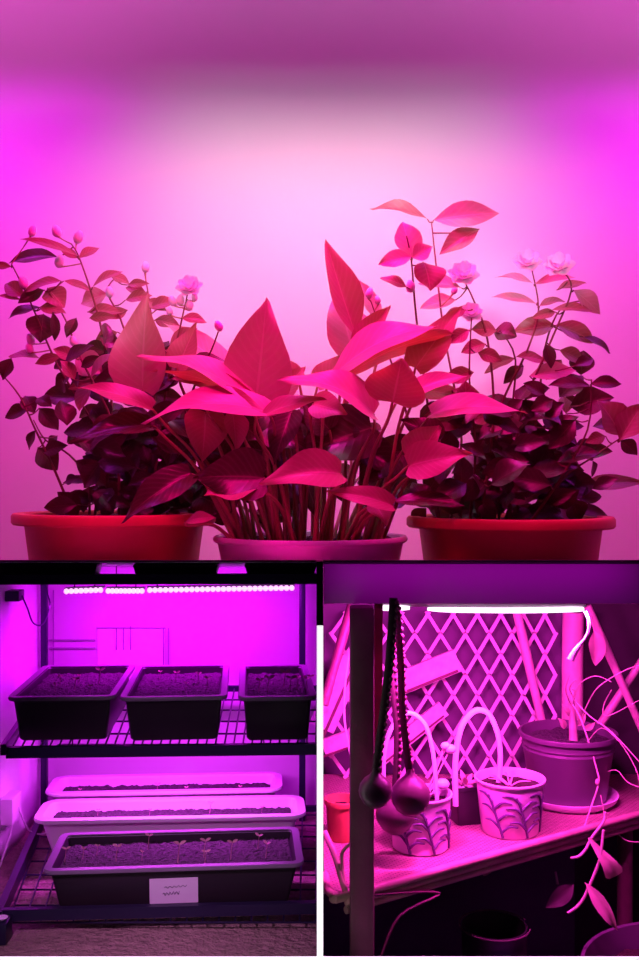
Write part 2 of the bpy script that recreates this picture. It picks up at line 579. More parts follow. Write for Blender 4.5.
def slope_roof(x0, x1, y1):
    m = MB()
    za, zb = -0.0800, -0.0800 - 0.1 * (y1 - 1.0)
    t = 0.0016
    m.add([(x0, 1.0, Z(za)), (x1, 1.0, Z(za)), (x1, y1, Z(zb)), (x0, y1, Z(zb)),
           (x0, 1.0, Z(za - t)), (x1, 1.0, Z(za - t)), (x1, y1, Z(zb - t)), (x0, y1, Z(zb - t))],
          [(0, 1, 2, 3), (7, 6, 5, 4), (0, 4, 5, 1), (1, 5, 6, 2), (2, 6, 7, 3), (3, 7, 4, 0)])
    return m


struct('ceiling_rack', slope_roof(-0.46, 0.0, 1.47), M['roof'])
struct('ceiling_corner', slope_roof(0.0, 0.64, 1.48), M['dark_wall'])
struct('trim_1', MB().box((-0.46, 0.997, Z(-0.0817)), (0.64, 1.0, Z(-0.0800))), M['black'])
# lower left
struct('wall_rack_back', MB().box((-0.46, 1.46, 0.30), (0.0, 1.475, Z(-0.124))), M['rack_wall'])
m = MB()
nu = 40
vs, fs = [], []
for i in range(nu + 1):                       # creased sheet hung along the left side
    y = 1.0 + 0.46 * i / nu
    for j in range(25):
        zt_ = Z(-0.0825 - 0.1 * (y - 1.0))
        z = 0.315 + (zt_ - 0.315) * j / 24
        k = 0.006 * noise.noise(Vector((y * 14, z * 3.0, 3))) + 0.003 * noise.noise(Vector((y * 40, z * 8.0, 9)))
        vs.append((-0.407 + k, y, z))
for i in range(nu):
    for j in range(24):
        a = i * 25 + j
        fs.append((a, a + 25, a + 26, a + 1))
m.add(vs, fs)
o = m.build('wall_rack_left', M['side_wall'])
o['kind'] = 'structure'
md = o.modifiers.new('s', 'SOLIDIFY')
md.thickness = 0.004
md.offset = 1
m = MB()
pp = [(1.0, 0.0), (1.47, 0.0), (1.47, Z(-0.1288)), (1.0, Z(-0.0818))]
m.add([(x, y, z) for x in (-0.0015, 0.0025) for y, z in pp], [(0, 1, 2, 3), (7, 6, 5, 4), (0, 4, 5, 1), (1, 5, 6, 2), (2, 6, 7, 3), (3, 7, 4, 0)])
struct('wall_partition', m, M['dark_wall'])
struct('floor_rack', MB().box((-0.46, 1.0, 0.0), (-0.002, 1.46, Z(-0.485))), M['carpet'])
# lower right
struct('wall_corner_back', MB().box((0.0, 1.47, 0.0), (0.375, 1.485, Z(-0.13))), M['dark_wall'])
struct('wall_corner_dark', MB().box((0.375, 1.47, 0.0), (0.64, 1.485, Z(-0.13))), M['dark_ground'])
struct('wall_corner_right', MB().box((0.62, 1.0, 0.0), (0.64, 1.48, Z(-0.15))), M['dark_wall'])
struct('floor_ground', MB().box((0.0, 0.6, -0.05), (1.2, 1.48, 0.0)), M['dark_ground'])

# white border lines of the two lower places, made to glow though no lamps, black piece on top
o = MB().box((-0.0026, 0.984, Z(-0.4722)), (0.0036, 0.9985, Z(-0.1432)), bev=0.0004).build('white_divider', M['bar_white'])
tag(o, 'slim upright white border line, made to glow, between the seedling rack and the plant corner', 'border line')
o = MB().box((-0.33, 0.9835, Z(-0.4735)), (0.33, 0.9860, Z(-0.4697)), bev=0.0003).build('white_divider', M['bar_white'])
tag(o, 'slim level white border line, made to glow, along the very bottom of the scene', 'border line')
struct('trim_2', MB().box((-0.0030, 0.984, Z(-0.1432)), (0.0036, 0.9985, Z(-0.0800))), M['black'])

# ------------------------------------------------------------------ upper room grow lamp and added fill lamps (above the frame)
t = thing('grow_lamp', 'flat grow lamp panel hung above the flower pots', 'lamp', (0.02, 1.50, Z(0.776)))
MB().box((-0.21, 1.41, Z(0.776)), (0.25, 1.59, Z(0.800)), bev=0.004).build('housing', M['housing'], t)
MB().box((-0.19, 1.42, Z(0.7735)), (0.23, 1.58, Z(0.776))).build('diffuser', M['led_red'], t)
for sx in (-0.15, 0.19):
    MB().tube([(sx, 1.5, Z(0.80)), (sx, 1.5, Z(1.45))], 0.0015).build('cable', M['cord'], t)
t = thing('wall_fill', 'long slim added fill lamp near the back wall above the flower pots', 'lamp', (0, 1.75, Z(0.88)))  # added body for the wall fills
MB().box((-0.68, 1.70, Z(0.88)), (0.68, 1.80, Z(0.90)), bev=0.003).build('housing', M['housing'], t)
for sx in (-0.6, 0.6):
    MB().tube([(sx, 1.75, Z(0.90)), (sx, 1.75, Z(1.45))], 0.0015).build('cable', M['cord'], t)
t = thing('red_fill', 'long red fill lamp added in front of the flower pots', 'lamp', (0, 1.27, Z(0.66)))  # added body for the red fill
MB().box((-0.56, 1.235, Z(0.66)), (0.56, 1.305, Z(0.675)), bev=0.003).build('housing', M['housing'], t)
for sx in (-0.5, 0.5):
    MB().tube([(sx, 1.27, Z(0.675)), (sx, 1.27, Z(1.45))], 0.0015).build('cable', M['cord'], t)
for sx, lab in ((0.01, 'short added fill lamp above the big-leaved plant'), (-0.72, 'short added fill lamp above the left flowering shrub'), (0.74, 'short added fill lamp above the right flowering shrub')):
    t = thing('wall_top_fill', lab, 'lamp', (sx, 1.375, Z(1.10)), 'added fill lamps')  # added bodies for the fills at the top of the wall
    MB().box((sx - 0.22, 1.355, Z(1.10)), (sx + 0.22, 1.395, Z(1.22)), bev=0.004).build('housing', M['housing'], t)
    MB().tube([(sx, 1.375, Z(1.22)), (sx, 1.375, Z(1.45))], 0.004).build('hanger', M['housing'], t)


# ------------------------------------------------------------------ flower pots of the upper room
def bumpy_disc(c, r, rings=9, seg=40, amp=0.004):
    m = MB()
    vs, fs = [(c[0], c[1], c[2])], []
    for i in range(1, rings + 1):
        for k in range(seg):
            a = 2 * math.pi * k / seg
            x, y = c[0] + r * i / rings * math.cos(a), c[1] + r * i / rings * math.sin(a)
            vs.append((x, y, c[2] + amp * noise.noise(Vector((x * 90, y * 90, c[2]))) + 0.5 * amp * noise.noise(Vector((x * 220, y * 220, 5)))))
    for k in range(seg):
        fs.append((0, 1 + k, 1 + (k + 1) % seg))
    for i in range(rings - 1):
        for k in range(seg):
            a, b = 1 + i * seg + k, 1 + i * seg + (k + 1) % seg
            fs.append((a, a + seg, b + seg, b))
    m.add(vs, fs)
    return m


def flower_pot(root, c, r, ztop, zbot, m, lip=0.016, out=0.018):
    h = ztop - zbot
    rb = r * 0.70
    at = lambda z: rb + (r - out - rb) * (z / h)
    body = [(rb * 0.2, 0), (rb * 0.96, 0), (rb, 0.004), (at(h * .4), h * .4), (at(h - lip), h - lip), (at(h), h - 0.002),
            (at(h) - 0.006, h - 0.002), (at(h * .5) - 0.006, h * .5), (at(h * .4) - 0.006, h * .4)]
    p = MB().lathe((c[0], c[1], zbot), body, 64).build('pot', m, root)
    ri = at(h)
    MB().lathe((c[0], c[1], zbot), [(ri - 0.004, h - lip), (r - 0.003, h - lip), (r, h - lip + 0.003), (r, h - 0.004), (r - 0.003, h),
                                    (ri - 0.002, h), (ri - 0.006, h - 0.004), (ri - 0.006, h - lip), (ri - 0.004, h - lip)], 64).build('rim', m, p)
    bumpy_disc((c[0], c[1], ztop - 0.008), ri - 0.006, amp=0.006).build('soil', M['soil'], root)


PZ = EZ - 0.30
# ---- middle pot: big glossy leaves
MX, MY, MR = -0.0146, 1.62, 0.157
mid = thing('potted_pothos', 'big-leaved plant with pointed glossy leaves in the pale pot between the flowering shrubs', 'potted plant', (MX, MY, PZ))
flower_pot(mid, (MX, MY), MR, Z(-0.0895), PZ, M['pale_pot'], lip=0.010, out=0.005)

# (base px,py | tip px,py | width px | roll | depth of base, depth of tip | fold | bend | kind | material)
CL = [
    (143, 390, 148, 294, 62, 12, 1.60, 1.58, .48, .03, 'heart', 'v'),
    (256, 404, 267, 297, 74, 10, 1.58, 1.56, .34, -.03, 'heart', 'v'),
    (248, 398, 136, 356, 24, 62, 1.56, 1.54, .20, .10, 'heart', 'v'),
    (250, 403, 150, 372, 20, 118, 1.585, 1.57, .10, .10, 'heart', 'd'),
    (152, 408, 76, 388, 20, 50, 1.55, 1.53, .22, .08, 'heart', 'd'),
    (270, 414, 141, 424, 30, 52, 1.53, 1.50, .25, .14, 'heart', 'v'),
    (206, 398, 271, 414, 26, 30, 1.54, 1.52, .30, .08, 'heart', 'd'),
    (178, 368, 198, 322, 30, 15, 1.60, 1.60, .35, .0, 'heart', 'd'),
    (228, 372, 163, 322, 30, 40, 1.66, 1.66, .20, .04, 'heart', 'v'),
    (357, 338, 326, 239, 36, 20, 1.64, 1.62, .60, -.02, 'lance', 'p'),
    (353, 354, 336, 290, 52, 25, 1.66, 1.67, .25, .03, 'heart', 'v'),
    (380, 325, 359, 280, 18, 30, 1.70, 1.70, .30, .03, 'lance', 'v'),
    (360, 346, 391, 305, 28, 20, 1.62, 1.60, .35, .0, 'heart', 'd'),
    (330, 380, 440, 326, 34, 48, 1.57, 1.55, .22, .12, 'lance', 'v'),
    (345, 378, 455, 334, 26, 112, 1.60, 1.58, .10, .08, 'lance', 'd'),
    (416, 368, 463, 306, 36, 25, 1.60, 1.60, .22, .02, 'heart', 'p'),
    (393, 402, 402, 358, 62, 12, 1.51, 1.48, .10, -.05, 'heart', 'd'),
    (374, 414, 277, 380, 32, 52, 1.53, 1.50, .25, .14, 'heart', 'v'),
    (256, 420, 328, 400, 18, 50, 1.52, 1.50, .30, .08, 'lance', 'p'),
    (314, 404, 348, 414, 30, 22, 1.55, 1.53, .25, .03, 'heart', 'd'),
    (396, 404, 468, 376, 20, 42, 1.53, 1.51, .30, .10, 'lance', 'v'),
    (432, 414, 529, 414, 24, 48, 1.53, 1.50, .22, .10, 'heart', 'v'),
    (409, 466, 474, 454, 38, 25, 1.49, 1.46, .25, .06, 'heart', 'd'),
    (418, 462, 440, 425, 40, 45, 1.52, 1.50, .25, .03, 'heart', 'p'),
    (341, 474, 259, 484, 40, 32, 1.47, 1.44, .35, .12, 'heart', 'p'),
    (264, 478, 193, 478, 54, 22, 1.49, 1.47, .22, .06, 'heart', 'k'),
    (260, 488, 204, 496, 24, 60, 1.48, 1.46, .22, .02, 'lance', 'p'),
    (192, 474, 121, 524, 34, 28, 1.48, 1.45, .25, .10, 'heart', 'k'),
    (154, 426, 68, 444, 24, 48, 1.55, 1.53, .25, .08, 'heart', 'k'),
    (393, 506, 324, 492, 22, 35, 1.47, 1.45, .30, .08, 'heart', 'p'),
    (376, 505, 388, 526, 26, 25, 1.48, 1.46, .40, .05, 'heart', 'p'),
    (394, 501, 466, 506, 16, 48, 1.48, 1.46, .25, .05, 'lance', 'k'),
    (206, 412, 202, 464, 44, 20, 1.56, 1.54, .30, .05, 'heart', 'p'),
    (232, 408, 236, 452, 24, 35, 1.57, 1.55, .40, .05, 'lance', 'p'),
    (292, 412, 274, 466, 32, 20, 1.56, 1.53, .35, .04, 'heart', 'k'),
    (372, 428, 288, 462, 60, 25, 1.60, 1.58, .25, .05, 'heart', 'k'),
    (300, 384, 260, 352, 24, 25, 1.64, 1.63, .25, .03, 'heart', 'd'),
    (318, 386, 352, 352, 26, 30, 1.66, 1.66, .25, .04, 'heart', 'd'),
    (282, 396, 306, 366, 24, 30, 1.60, 1.60, .25, .04, 'heart', 'd'),
    (186, 522, 217, 518, 12, 40, 1.47, 1.45, .25, .08, 'lance', 'd'),
    (440, 440, 400, 420, 30, 30, 1.56, 1.56, .25, .05, 'heart', 'k'),
    (330, 430, 300, 400, 34, 20, 1.58, 1.58, .25, .05, 'heart', 'k'),
    (180, 430, 168, 470, 34, 20, 1.60, 1.58, .25, .05, 'heart', 'k'),
    (350, 440, 410, 480, 36, 25, 1.62, 1.60, .25, .05, 'heart', 'k'),
    (240, 430, 222, 480, 36, 25, 1.62, 1.60, .25, .05, 'heart', 'k'),
    (420, 390, 470, 400, 22, 35, 1.62, 1.60, .25, .05, 'heart', 'd'),
    (300, 470, 320, 520, 34, 25, 1.66, 1.64, .25, .05, 'heart', 'k'),
    (262, 490, 290, 520, 30, 25, 1.68, 1.66, .25, .05, 'heart', 'k'),
]
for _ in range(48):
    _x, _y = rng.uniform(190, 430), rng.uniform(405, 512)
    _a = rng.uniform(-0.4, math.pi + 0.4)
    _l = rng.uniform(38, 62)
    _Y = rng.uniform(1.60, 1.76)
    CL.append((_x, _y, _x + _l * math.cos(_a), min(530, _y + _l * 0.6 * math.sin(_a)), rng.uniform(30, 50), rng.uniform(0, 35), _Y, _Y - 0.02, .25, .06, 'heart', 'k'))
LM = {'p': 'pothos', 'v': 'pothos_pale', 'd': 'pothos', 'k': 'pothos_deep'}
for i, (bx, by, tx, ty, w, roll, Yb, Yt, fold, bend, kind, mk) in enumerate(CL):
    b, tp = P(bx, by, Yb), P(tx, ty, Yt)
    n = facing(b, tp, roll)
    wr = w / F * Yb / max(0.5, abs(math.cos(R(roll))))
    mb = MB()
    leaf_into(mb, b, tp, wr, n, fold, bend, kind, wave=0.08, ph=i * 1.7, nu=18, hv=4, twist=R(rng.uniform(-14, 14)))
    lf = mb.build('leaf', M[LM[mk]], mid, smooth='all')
    # petiole down to the soil
    sx = MX + max(-0.115, min(0.115, (b.x - MX) * 0.55 + rng.uniform(-0.02, 0.02)))
    sy = MY + max(-0.07, min(0.09, (b.y - MY) * 0.5 + rng.uniform(-0.05, 0.03)))
    s = Vector((sx, sy, Z(-0.099)))
    k = b * 0.55 + s * 0.45 + Vector(((s.x - b.x) * 0.10, 0.005, 0.01))
    k2 = b + (s - b) * 0.12 - (tp - b).normalized() * 0.006
    MB().tube([b, k2, k, s], [0.0020, 0.0024, 0.0028, 0.0036], 8, 5).build('petiole', M['petiole'], lf)


# ---- flowering shrubs
def make_flower(mb, c, r, axis, k0=0.0):
    a = Vector(axis).normalized()
    u = a.cross(Vector((0.3, 0.2, 0.9))).normalized()
    v = a.cross(u)
    for ring, (cnt, rad, lift, w) in enumerate(((6, 1.0, 0.25, 0.75), (6, 0.78, 0.6, 0.65), (5, 0.45, 0.85, 0.5))):
        for k in range(cnt):
            th = 2 * math.pi * (k + 0.5 * ring) / cnt + k0
            dr = u * math.cos(th) + v * math.sin(th)
            b = Vector(c)
            tp = b + dr * (r * rad) + a * (r * lift)
            leaf_into(mb, b, tp, r * w * 1.2, a - dr * 0.3, 0.4, -0.12, 'round', wave=0.04, ph=k, nu=6, hv=2)


def shrub(root, cx, cy, r, ztop, stems, leaves, region, n_rand, flowers, buds, seed):
    rr = random.Random(seed)
    soil = ztop - 0.010
    paths = []
    for st in stems:
        pts = []
        n = len(st)
        Y0 = cy + rr.uniform(-0.06, 0.06)
        Y1 = cy + rr.uniform(-0.10, 0.10)
        for i, (px, py) in enumerate(st):
            pts.append(P(px, py, Y0 + (Y1 - Y0) * i / (n - 1)))
        pts[0].z = soil
        rad = [0.0026 - 0.0016 * i / (n - 1) for i in range(n)]
        MB().tube(pts, rad, 7, 4).build('stem', M['woody'], root)
        paths.append(pts)

    def near(b):
        best = None
        for pts in paths:
            for p, q in zip(pts, pts[1:]):
                d = q - p
                tt = max(0.0, min(1.0, ((b.x - p.x) * d.x + (b.z - p.z) * d.z) / max(1e-9, d.x ** 2 + d.z ** 2)))
                c = p + d * tt
                e = (c.x - b.x) ** 2 + (c.z - b.z) ** 2
                if best is None or e < best[0]:
                    best = (e, c)
        return best[1]

    def one(b, tp, w, roll, mk, fold=0.3, bend=0.06, kind='ovate'):
        mb = MB()
        leaf_into(mb, b, tp, w, facing(b, tp, roll), fold, bend, kind, wave=0.06, ph=rr.uniform(0, 6), nu=12, hv=3, twist=R(rr.uniform(-25, 25)))
        lf = mb.build('leaf', M[mk], root, smooth='all')
        c = near(b)
        if (c - b).length > 0.003:
            e = c.lerp(b, max(0.0, 1 - 0.03 / (c - b).length)) if False else c
            MB().tube([b, b.lerp(e, 0.5) - Vector((0, 0, 0.003)), e], [0.0009, 0.0011, 0.0014], 5, 3).build('petiole', M['woody'], lf)

    for (bx, by, tx, ty, w, mk) in leaves:
        c = near(P(bx, by, cy))
        Y = c.y + rr.uniform(-0.015, 0.015)
        b = P(bx, by, Y)
        tx, ty = bx + (tx - bx) * 1.12, by + (ty - by) * 1.12
        w *= 1.22
        tp = P(tx, ty, Y + rr.uniform(-0.02, 0.02))
        L = math.hypot(bx - tx, by - ty)
        roll = rr.uniform(5, 30) if w > 0.4 * L else rr.uniform(40, 60)
        ww = w / F * Y / max(0.55, math.cos(R(roll)))
        one(b, tp, ww, roll, {'r': 'jasmine', 'k': 'jasmine_dark', 'v': 'jasmine_pale'}[mk])
    x0, x1, y0, y1 = region
    for i in range(n_rand):
        px, py = rr.uniform(x0, x1), y0 + (y1 - y0) * rr.random() ** 0.8
        Y = cy + rr.uniform(-0.11, 0.09)
        a = rr.uniform(0, 2 * math.pi)
        L = rr.uniform(30, 56)
        b = P(px, py, Y)
        tp = P(px + L * math.cos(a), min(py + L * 0.55 * math.sin(a), 522), Y + rr.uniform(-0.03, 0.03))
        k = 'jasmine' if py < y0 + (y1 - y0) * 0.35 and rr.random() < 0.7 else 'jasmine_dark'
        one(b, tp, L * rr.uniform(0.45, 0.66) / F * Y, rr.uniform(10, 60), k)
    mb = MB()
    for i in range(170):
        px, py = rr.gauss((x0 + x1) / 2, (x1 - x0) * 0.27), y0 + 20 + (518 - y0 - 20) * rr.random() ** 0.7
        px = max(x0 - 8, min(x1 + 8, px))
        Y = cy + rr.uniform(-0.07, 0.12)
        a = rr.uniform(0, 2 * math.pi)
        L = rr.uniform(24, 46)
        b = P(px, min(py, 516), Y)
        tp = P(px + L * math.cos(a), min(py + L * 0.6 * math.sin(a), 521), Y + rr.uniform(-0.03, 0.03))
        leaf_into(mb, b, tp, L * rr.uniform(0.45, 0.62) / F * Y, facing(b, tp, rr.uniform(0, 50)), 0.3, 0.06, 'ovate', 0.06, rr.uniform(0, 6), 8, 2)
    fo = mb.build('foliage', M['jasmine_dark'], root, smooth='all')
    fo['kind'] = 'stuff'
    for (px, py, rp) in flowers:
        c0 = near(P(px, py, cy))
        c = P(px, py, c0.y)
        mb = MB()
        make_flower(mb, c - Vector((0, 0, 0.004)), rp * 1.2 / F * c.y, (rr.uniform(-.3, .3), -0.8, 0.55), rr.uniform(0, 1))
        fl = mb.build('flower', M['petal'], root, smooth='all')
        mb = MB()
        mb.tube([c - Vector((0, 0, 0.001)), c + Vector((0, 0.002, -0.010)), c0], [0.0034, 0.0016, 0.0014], 7, 4)
        mb.build('flower_stalk', M['calyx'], fl)
    for (px, py, rp) in buds:
        c0 = near(P(px, py + 8, cy))
        c = P(px, py, c0.y)
        ax = Vector((rr.uniform(-.5, .5), rr.uniform(-.3, .3), 1))
        s = rp / F * c.y
        bd = MB().ellipsoid(c, s * 0.8, s * 0.8, s * 1.15, axis=ax, tip=0.15).build('bud', M['bud'], root, smooth='all')
        e = c - ax.normalized() * s * 1.0
        MB().tube([e, e.lerp(c0, 0.4) - Vector((0, 0, 0.001)), c0], [0.0018, 0.001, 0.0012], 6, 3).build('bud_stalk', M['calyx'], bd)


LX, LY, LR = -0.339, 1.66, 0.166
lsh = thing('potted_jasmine', 'white-budded flowering shrub in the red clay pot left of the big-leaved plant', 'potted plant', (LX, LY, PZ), 'flowering shrubs in clay pots')
flower_pot(lsh, (LX, LY), LR, Z(-0.054), PZ, M['terracotta'], lip=0.018)
L_ST = [[(75, 515), (55, 470), (36, 430), (20, 396), (2, 374)],
        [(95, 520), (100, 440), (58, 365), (30, 300), (12, 264)],
        [(105, 520), (112, 400), (102, 330), (91, 290), (79, 256), (72, 244)],
        [(120, 520), (115, 430), (82, 360), (66, 320), (48, 290)],
        [(130, 520), (142, 420), (125, 330), (108, 292), (118, 276)],
        [(150, 520), (165, 400), (180, 330), (189, 290)],
        [(140, 520), (155, 400), (152, 320), (145, 272)],
        [(160, 520), (190, 400), (212, 350), (220, 328)],
        [(90, 520), (88, 480), (70, 455), (46, 440), (34, 420)]]
L_LV = [(58, 257, 14, 263, 15, 'k'), (78, 256, 26, 241, 8, 'r'), (79, 258, 98, 249, 9, 'r'), (79, 258, 62, 250, 8, 'r'), (12, 267, -4, 266, 7, 'r'),
        (62, 281, 28, 292, 11, 'r'), (64, 281, 89, 290, 7, 'r'), (24, 297, 8, 285, 15, 'r'), (22, 300, -3, 297, 5, 'r'), (45, 290, 21, 302, 13, 'k'),
        (48, 288, 63, 306, 20, 'r'), (42, 308, 12, 318, 11, 'k'), (40, 307, 64, 313, 12, 'r'), (44, 314, 41, 340, 26, 'k'), (53, 312, 55, 338, 7, 'k'),
        (77, 318, 68, 336, 11, 'k'), (93, 287, 120, 273, 9, 'r'), (112, 276, 128, 283, 9, 'r'), (108, 294, 84, 303, 18, 'v'), (88, 312, 120, 313, 12, 'r'),
        (90, 318, 114, 317, 9, 'r'), (40, 358, 12, 357, 8, 'r'), (62, 356, 38, 363, 10, 'r'), (76, 357, 100, 372, 24, 'v'), (76, 358, 56, 350, 12, 'r'),
        (12, 358, 4, 378, 14, 'k'), (30, 408, 8, 417, 13, 'k'), (38, 398, 51, 406, 11, 'k'), (40, 408, 57, 428, 16, 'k'), (26, 396, 34, 412, 14, 'k'),
        (80, 398, 48, 396, 20, 'k'), (36, 430, 30, 448, 9, 'k'), (38, 448, 56, 468, 20, 'k'), (44, 452, 66, 446, 13, 'k'), (58, 436, 50, 444, 8, 'k'),
        (66, 482, 78, 478, 9, 'k'), (126, 300, 150, 296, 11, 'r'), (128, 310, 108, 318, 11, 'r'), (150, 308, 175, 302, 12, 'r'), (155, 320, 178, 326, 12, 'r'),
        (170, 345, 195, 330, 12, 'r'), (128, 285, 148, 284, 8, 'r'), (146, 292, 128, 288, 9, 'r'), (146, 300, 165, 310, 10, 'r'), (182, 318, 205, 322, 10, 'r'),
        (118, 332, 98, 342, 14, 'r'), (108, 352, 88, 346, 14, 'k'), (100, 336, 118, 345, 14, 'k'), (70, 372, 58, 388, 12, 'k'), (98, 384, 76, 390, 16, 'k')]
shrub(lsh, LX, LY, LR, Z(-0.054), L_ST, L_LV, (72, 205, 330, 515), 48, [(190, 286, 12)],
      [(33, 231, 5), (57, 231, 6), (79, 237, 6), (60, 261, 6), (24, 283, 6), (74, 341, 5), (31, 339, 5), (30, 348, 5), (146, 267, 5), (110, 292, 5),
       (219, 326, 5), (173, 301, 5), (181, 300, 5), (190, 305, 5), (170, 311, 4), (165, 300, 4), (195, 297, 4)], 11)

RX, RY, RR = 0.315, 1.66, 0.170
rsh = thing('potted_jasmine', 'white-flowered shrub in the red clay pot right of the big-leaved plant', 'potted plant', (RX, RY, PZ), 'flowering shrubs in clay pots')
flower_pot(rsh, (RX, RY), RR, Z(-0.060), PZ, M['terracotta'], lip=0.018)
R_ST = [[(450, 525), (462, 440), (444, 330), (436, 260), (432, 222)],
        [(440, 525), (430, 420), (417, 320), (412, 262), (407, 236)],
        [(500, 525), (498, 420), (528, 350), (539, 310), (532, 268)],
        [(510, 525), (520, 420), (552, 340), (572, 290), (562, 270)],
        [(480, 520), (494, 420), (488, 340), (474, 300), (464, 280)],
        [(540, 525), (562, 480), (592, 458), (621, 438)],
        [(530, 525), (560, 480), (588, 430), (592, 380)],
        [(520, 520), (512, 430), (516, 360), (500, 330)],
        [(545, 525), (556, 500), (575, 488), (590, 486)],
        [(470, 525), (476, 450), (470, 380), (472, 318)],
        [(440, 522), (412, 430), (388, 350), (371, 300)],
        [(505, 520), (535, 430), (545, 350), (562, 308), (590, 300)]]
R_LV = [(428, 219, 376, 210, 16, 'r'), (434, 220, 493, 214, 23, 'v'), (480, 229, 444, 252, 18, 'r'), (412, 260, 404, 226, 24, 'v'), (412, 257, 382, 264, 16, 'v'),
        (413, 258, 431, 248, 16, 'v'), (424, 262, 430, 288, 28, 'r'), (407, 287, 383, 279, 10, 'r'), (462, 288, 423, 284, 13, 'v'), (456, 300, 424, 308, 14, 'v'),
        (533, 283, 498, 278, 8, 'v'), (535, 284, 572, 278, 9, 'v'), (537, 304, 496, 298, 9, 'v'), (540, 306, 563, 302, 8, 'r'), (557, 290, 584, 284, 8, 'r'),
        (574, 290, 598, 312, 17, 'v'), (552, 310, 589, 311, 9, 'r'), (556, 326, 517, 332, 18, 'r'), (556, 325, 591, 341, 18, 'r'), (584, 337, 608, 352, 9, 'k'),
        (497, 331, 474, 330, 15, 'r'), (494, 332, 515, 336, 19, 'k'), (546, 344, 551, 366, 12, 'k'), (516, 358, 488, 372, 10, 'r'), (516, 357, 545, 362, 10, 'r'),
        (530, 376, 572, 371, 16, 'v'), (591, 386, 553, 386, 11, 'k'), (591, 384, 619, 384, 12, 'k'), (550, 388, 518, 392, 14, 'k'), (540, 396, 562, 422, 14, 'k'),
        (621, 436, 600, 404, 30, 'r'), (620, 441, 641, 408, 24, 'r'), (621, 440, 636, 454, 14, 'k'), (606, 436, 588, 442, 11, 'r'), (578, 489, 638, 484, 13, 'r'),
        (504, 502, 546, 484, 20, 'v'), (540, 441, 483, 438, 18, 'v'), (576, 420, 552, 446, 20, 'k'), (558, 462, 597, 454, 13, 'k'), (566, 510, 607, 518, 11, 'k'),
        (552, 494, 571, 527, 11, 'r'), (556, 312, 534, 318, 9, 'r'), (486, 344, 464, 352, 13, 'r'), (478, 352, 500, 360, 13, 'r'), (470, 330, 452, 342, 13, 'r'),
        (474, 372, 446, 380, 15, 'r'), (524, 366, 506, 382, 12, 'k'), (560, 350, 582, 362, 14, 'r'), (562, 360, 548, 378, 13, 'r'), (575, 366, 592, 360, 10, 'k'),
        (466, 310, 446, 318, 10, 'r'), (498, 412, 470, 420, 16, 'r'), (520, 404, 540, 416, 14, 'k'), (490, 430, 520, 424, 15, 'v')]
shrub(rsh, RX, RY, RR, Z(-0.060), R_ST, R_LV, (435, 585, 375, 516), 46,
      [(464, 274, 14), (471, 312, 11), (528, 261, 13), (560, 265, 14)],
      [(411, 286, 6), (370, 293, 5), (378, 300, 4), (455, 290, 4)], 23)

# ------------------------------------------------------------------ lower left: metal rack with seed trays
SH = -0.2955        # top of the middle shelf
YAW = R(3.5)
rack = thing('shelving_rack', 'black metal shelving rack that carries the trays of seedlings', 'rack', (-0.19, 1.20, Z(-0.485)))
XL, XR = -0.338, -0.012
for (x, y) in ((XL - 0.004, 1.052), (-0.392, 1.425), (-0.0245, 1.425)):
    MB().box((x - 0.0045, y - 0.005, Z(-0.4845)), (x + 0.0045, y + 0.005, Z(-0.124 if y > 1.3 else -0.09)), bev=0.001).build('post', M['rack_metal'], rack)
MB().box((XL - 0.010, 1.040, Z(-0.4850)), (XL + 0.012, 1.064, Z(-0.462)), bev=0.003).build('foot', M['rack_metal'], rack)


def rail(a, b, w, t_, nm='rail'):
    MB().bar(a, b, w, t_).build(nm, M['rack_metal'], rack, smooth=False)


rail((XL - 0.01, 1.060, Z(-0.1053)), (-0.003, 1.060, Z(-0.1045)), 0.0105, 0.010)           # upper front
rail((XL - 0.01, 1.113, Z(-0.3030)), (-0.003, 1.119, Z(-0.3005)), 0.0120, 0.008)           # middle front
rail((XL, 1.068, Z(-0.4640)), (-0.003, 1.090, Z(-0.4655)), 0.0120, 0.008)                  # lower front
rail((XL - 0.003, 1.06, Z(-0.466)), (-0.388, 1.42, Z(-0.466)), 0.016, 0.008)               # lower side
rail((XL - 0.01, 1.10, Z(-0.297)), (-0.392, 1.42, Z(-0.297)), 0.012, 0.006)                # middle side
rail((-0.392, 1.425, Z(-0.297)), (-0.004, 1.425, Z(-0.297)), 0.008, 0.006)
rail((-0.392, 1.425, Z(-0.468)), (-0.004, 1.425, Z(-0.468)), 0.008, 0.006)
MB().box((XL - 0.01, 1.060, Z(-0.1100)), (-0.003, 1.125, Z(-0.1075))).build('upper_shelf', M['rack_metal'], rack, smooth=False)


def wire_grid(z, x0a, x0b, y0, y1, nx, ny, r=0.0011):
    m = MB()
    for i in range(nx):
        k = i / (nx - 1)
        m.tube([(x0a + (-0.004 - x0a) * k, y0, z), (x0b + (-0.004 - x0b) * k, y1, z)], r, 5, 0)
    for j in range(ny):
        k = j / (ny - 1)
        xa = x0a + (x0b - x0a) * k
        m.tube([(xa, y0 + (y1 - y0) * k, z - 2 * r), (-0.004, y0 + (y1 - y0) * k, z - 2 * r)], r, 5, 0)
    return m


wire_grid(Z(SH - 0.0012), -0.342, -0.390, 1.117, 1.42, 34, 6).build('middle_wire_shelf', M['rack_metal'], rack)
wire_grid(Z(-0.4735), -0.334, -0.386, 1.075, 1.42, 20, 9).build('lower_wire_shelf', M['rack_metal'], rack)


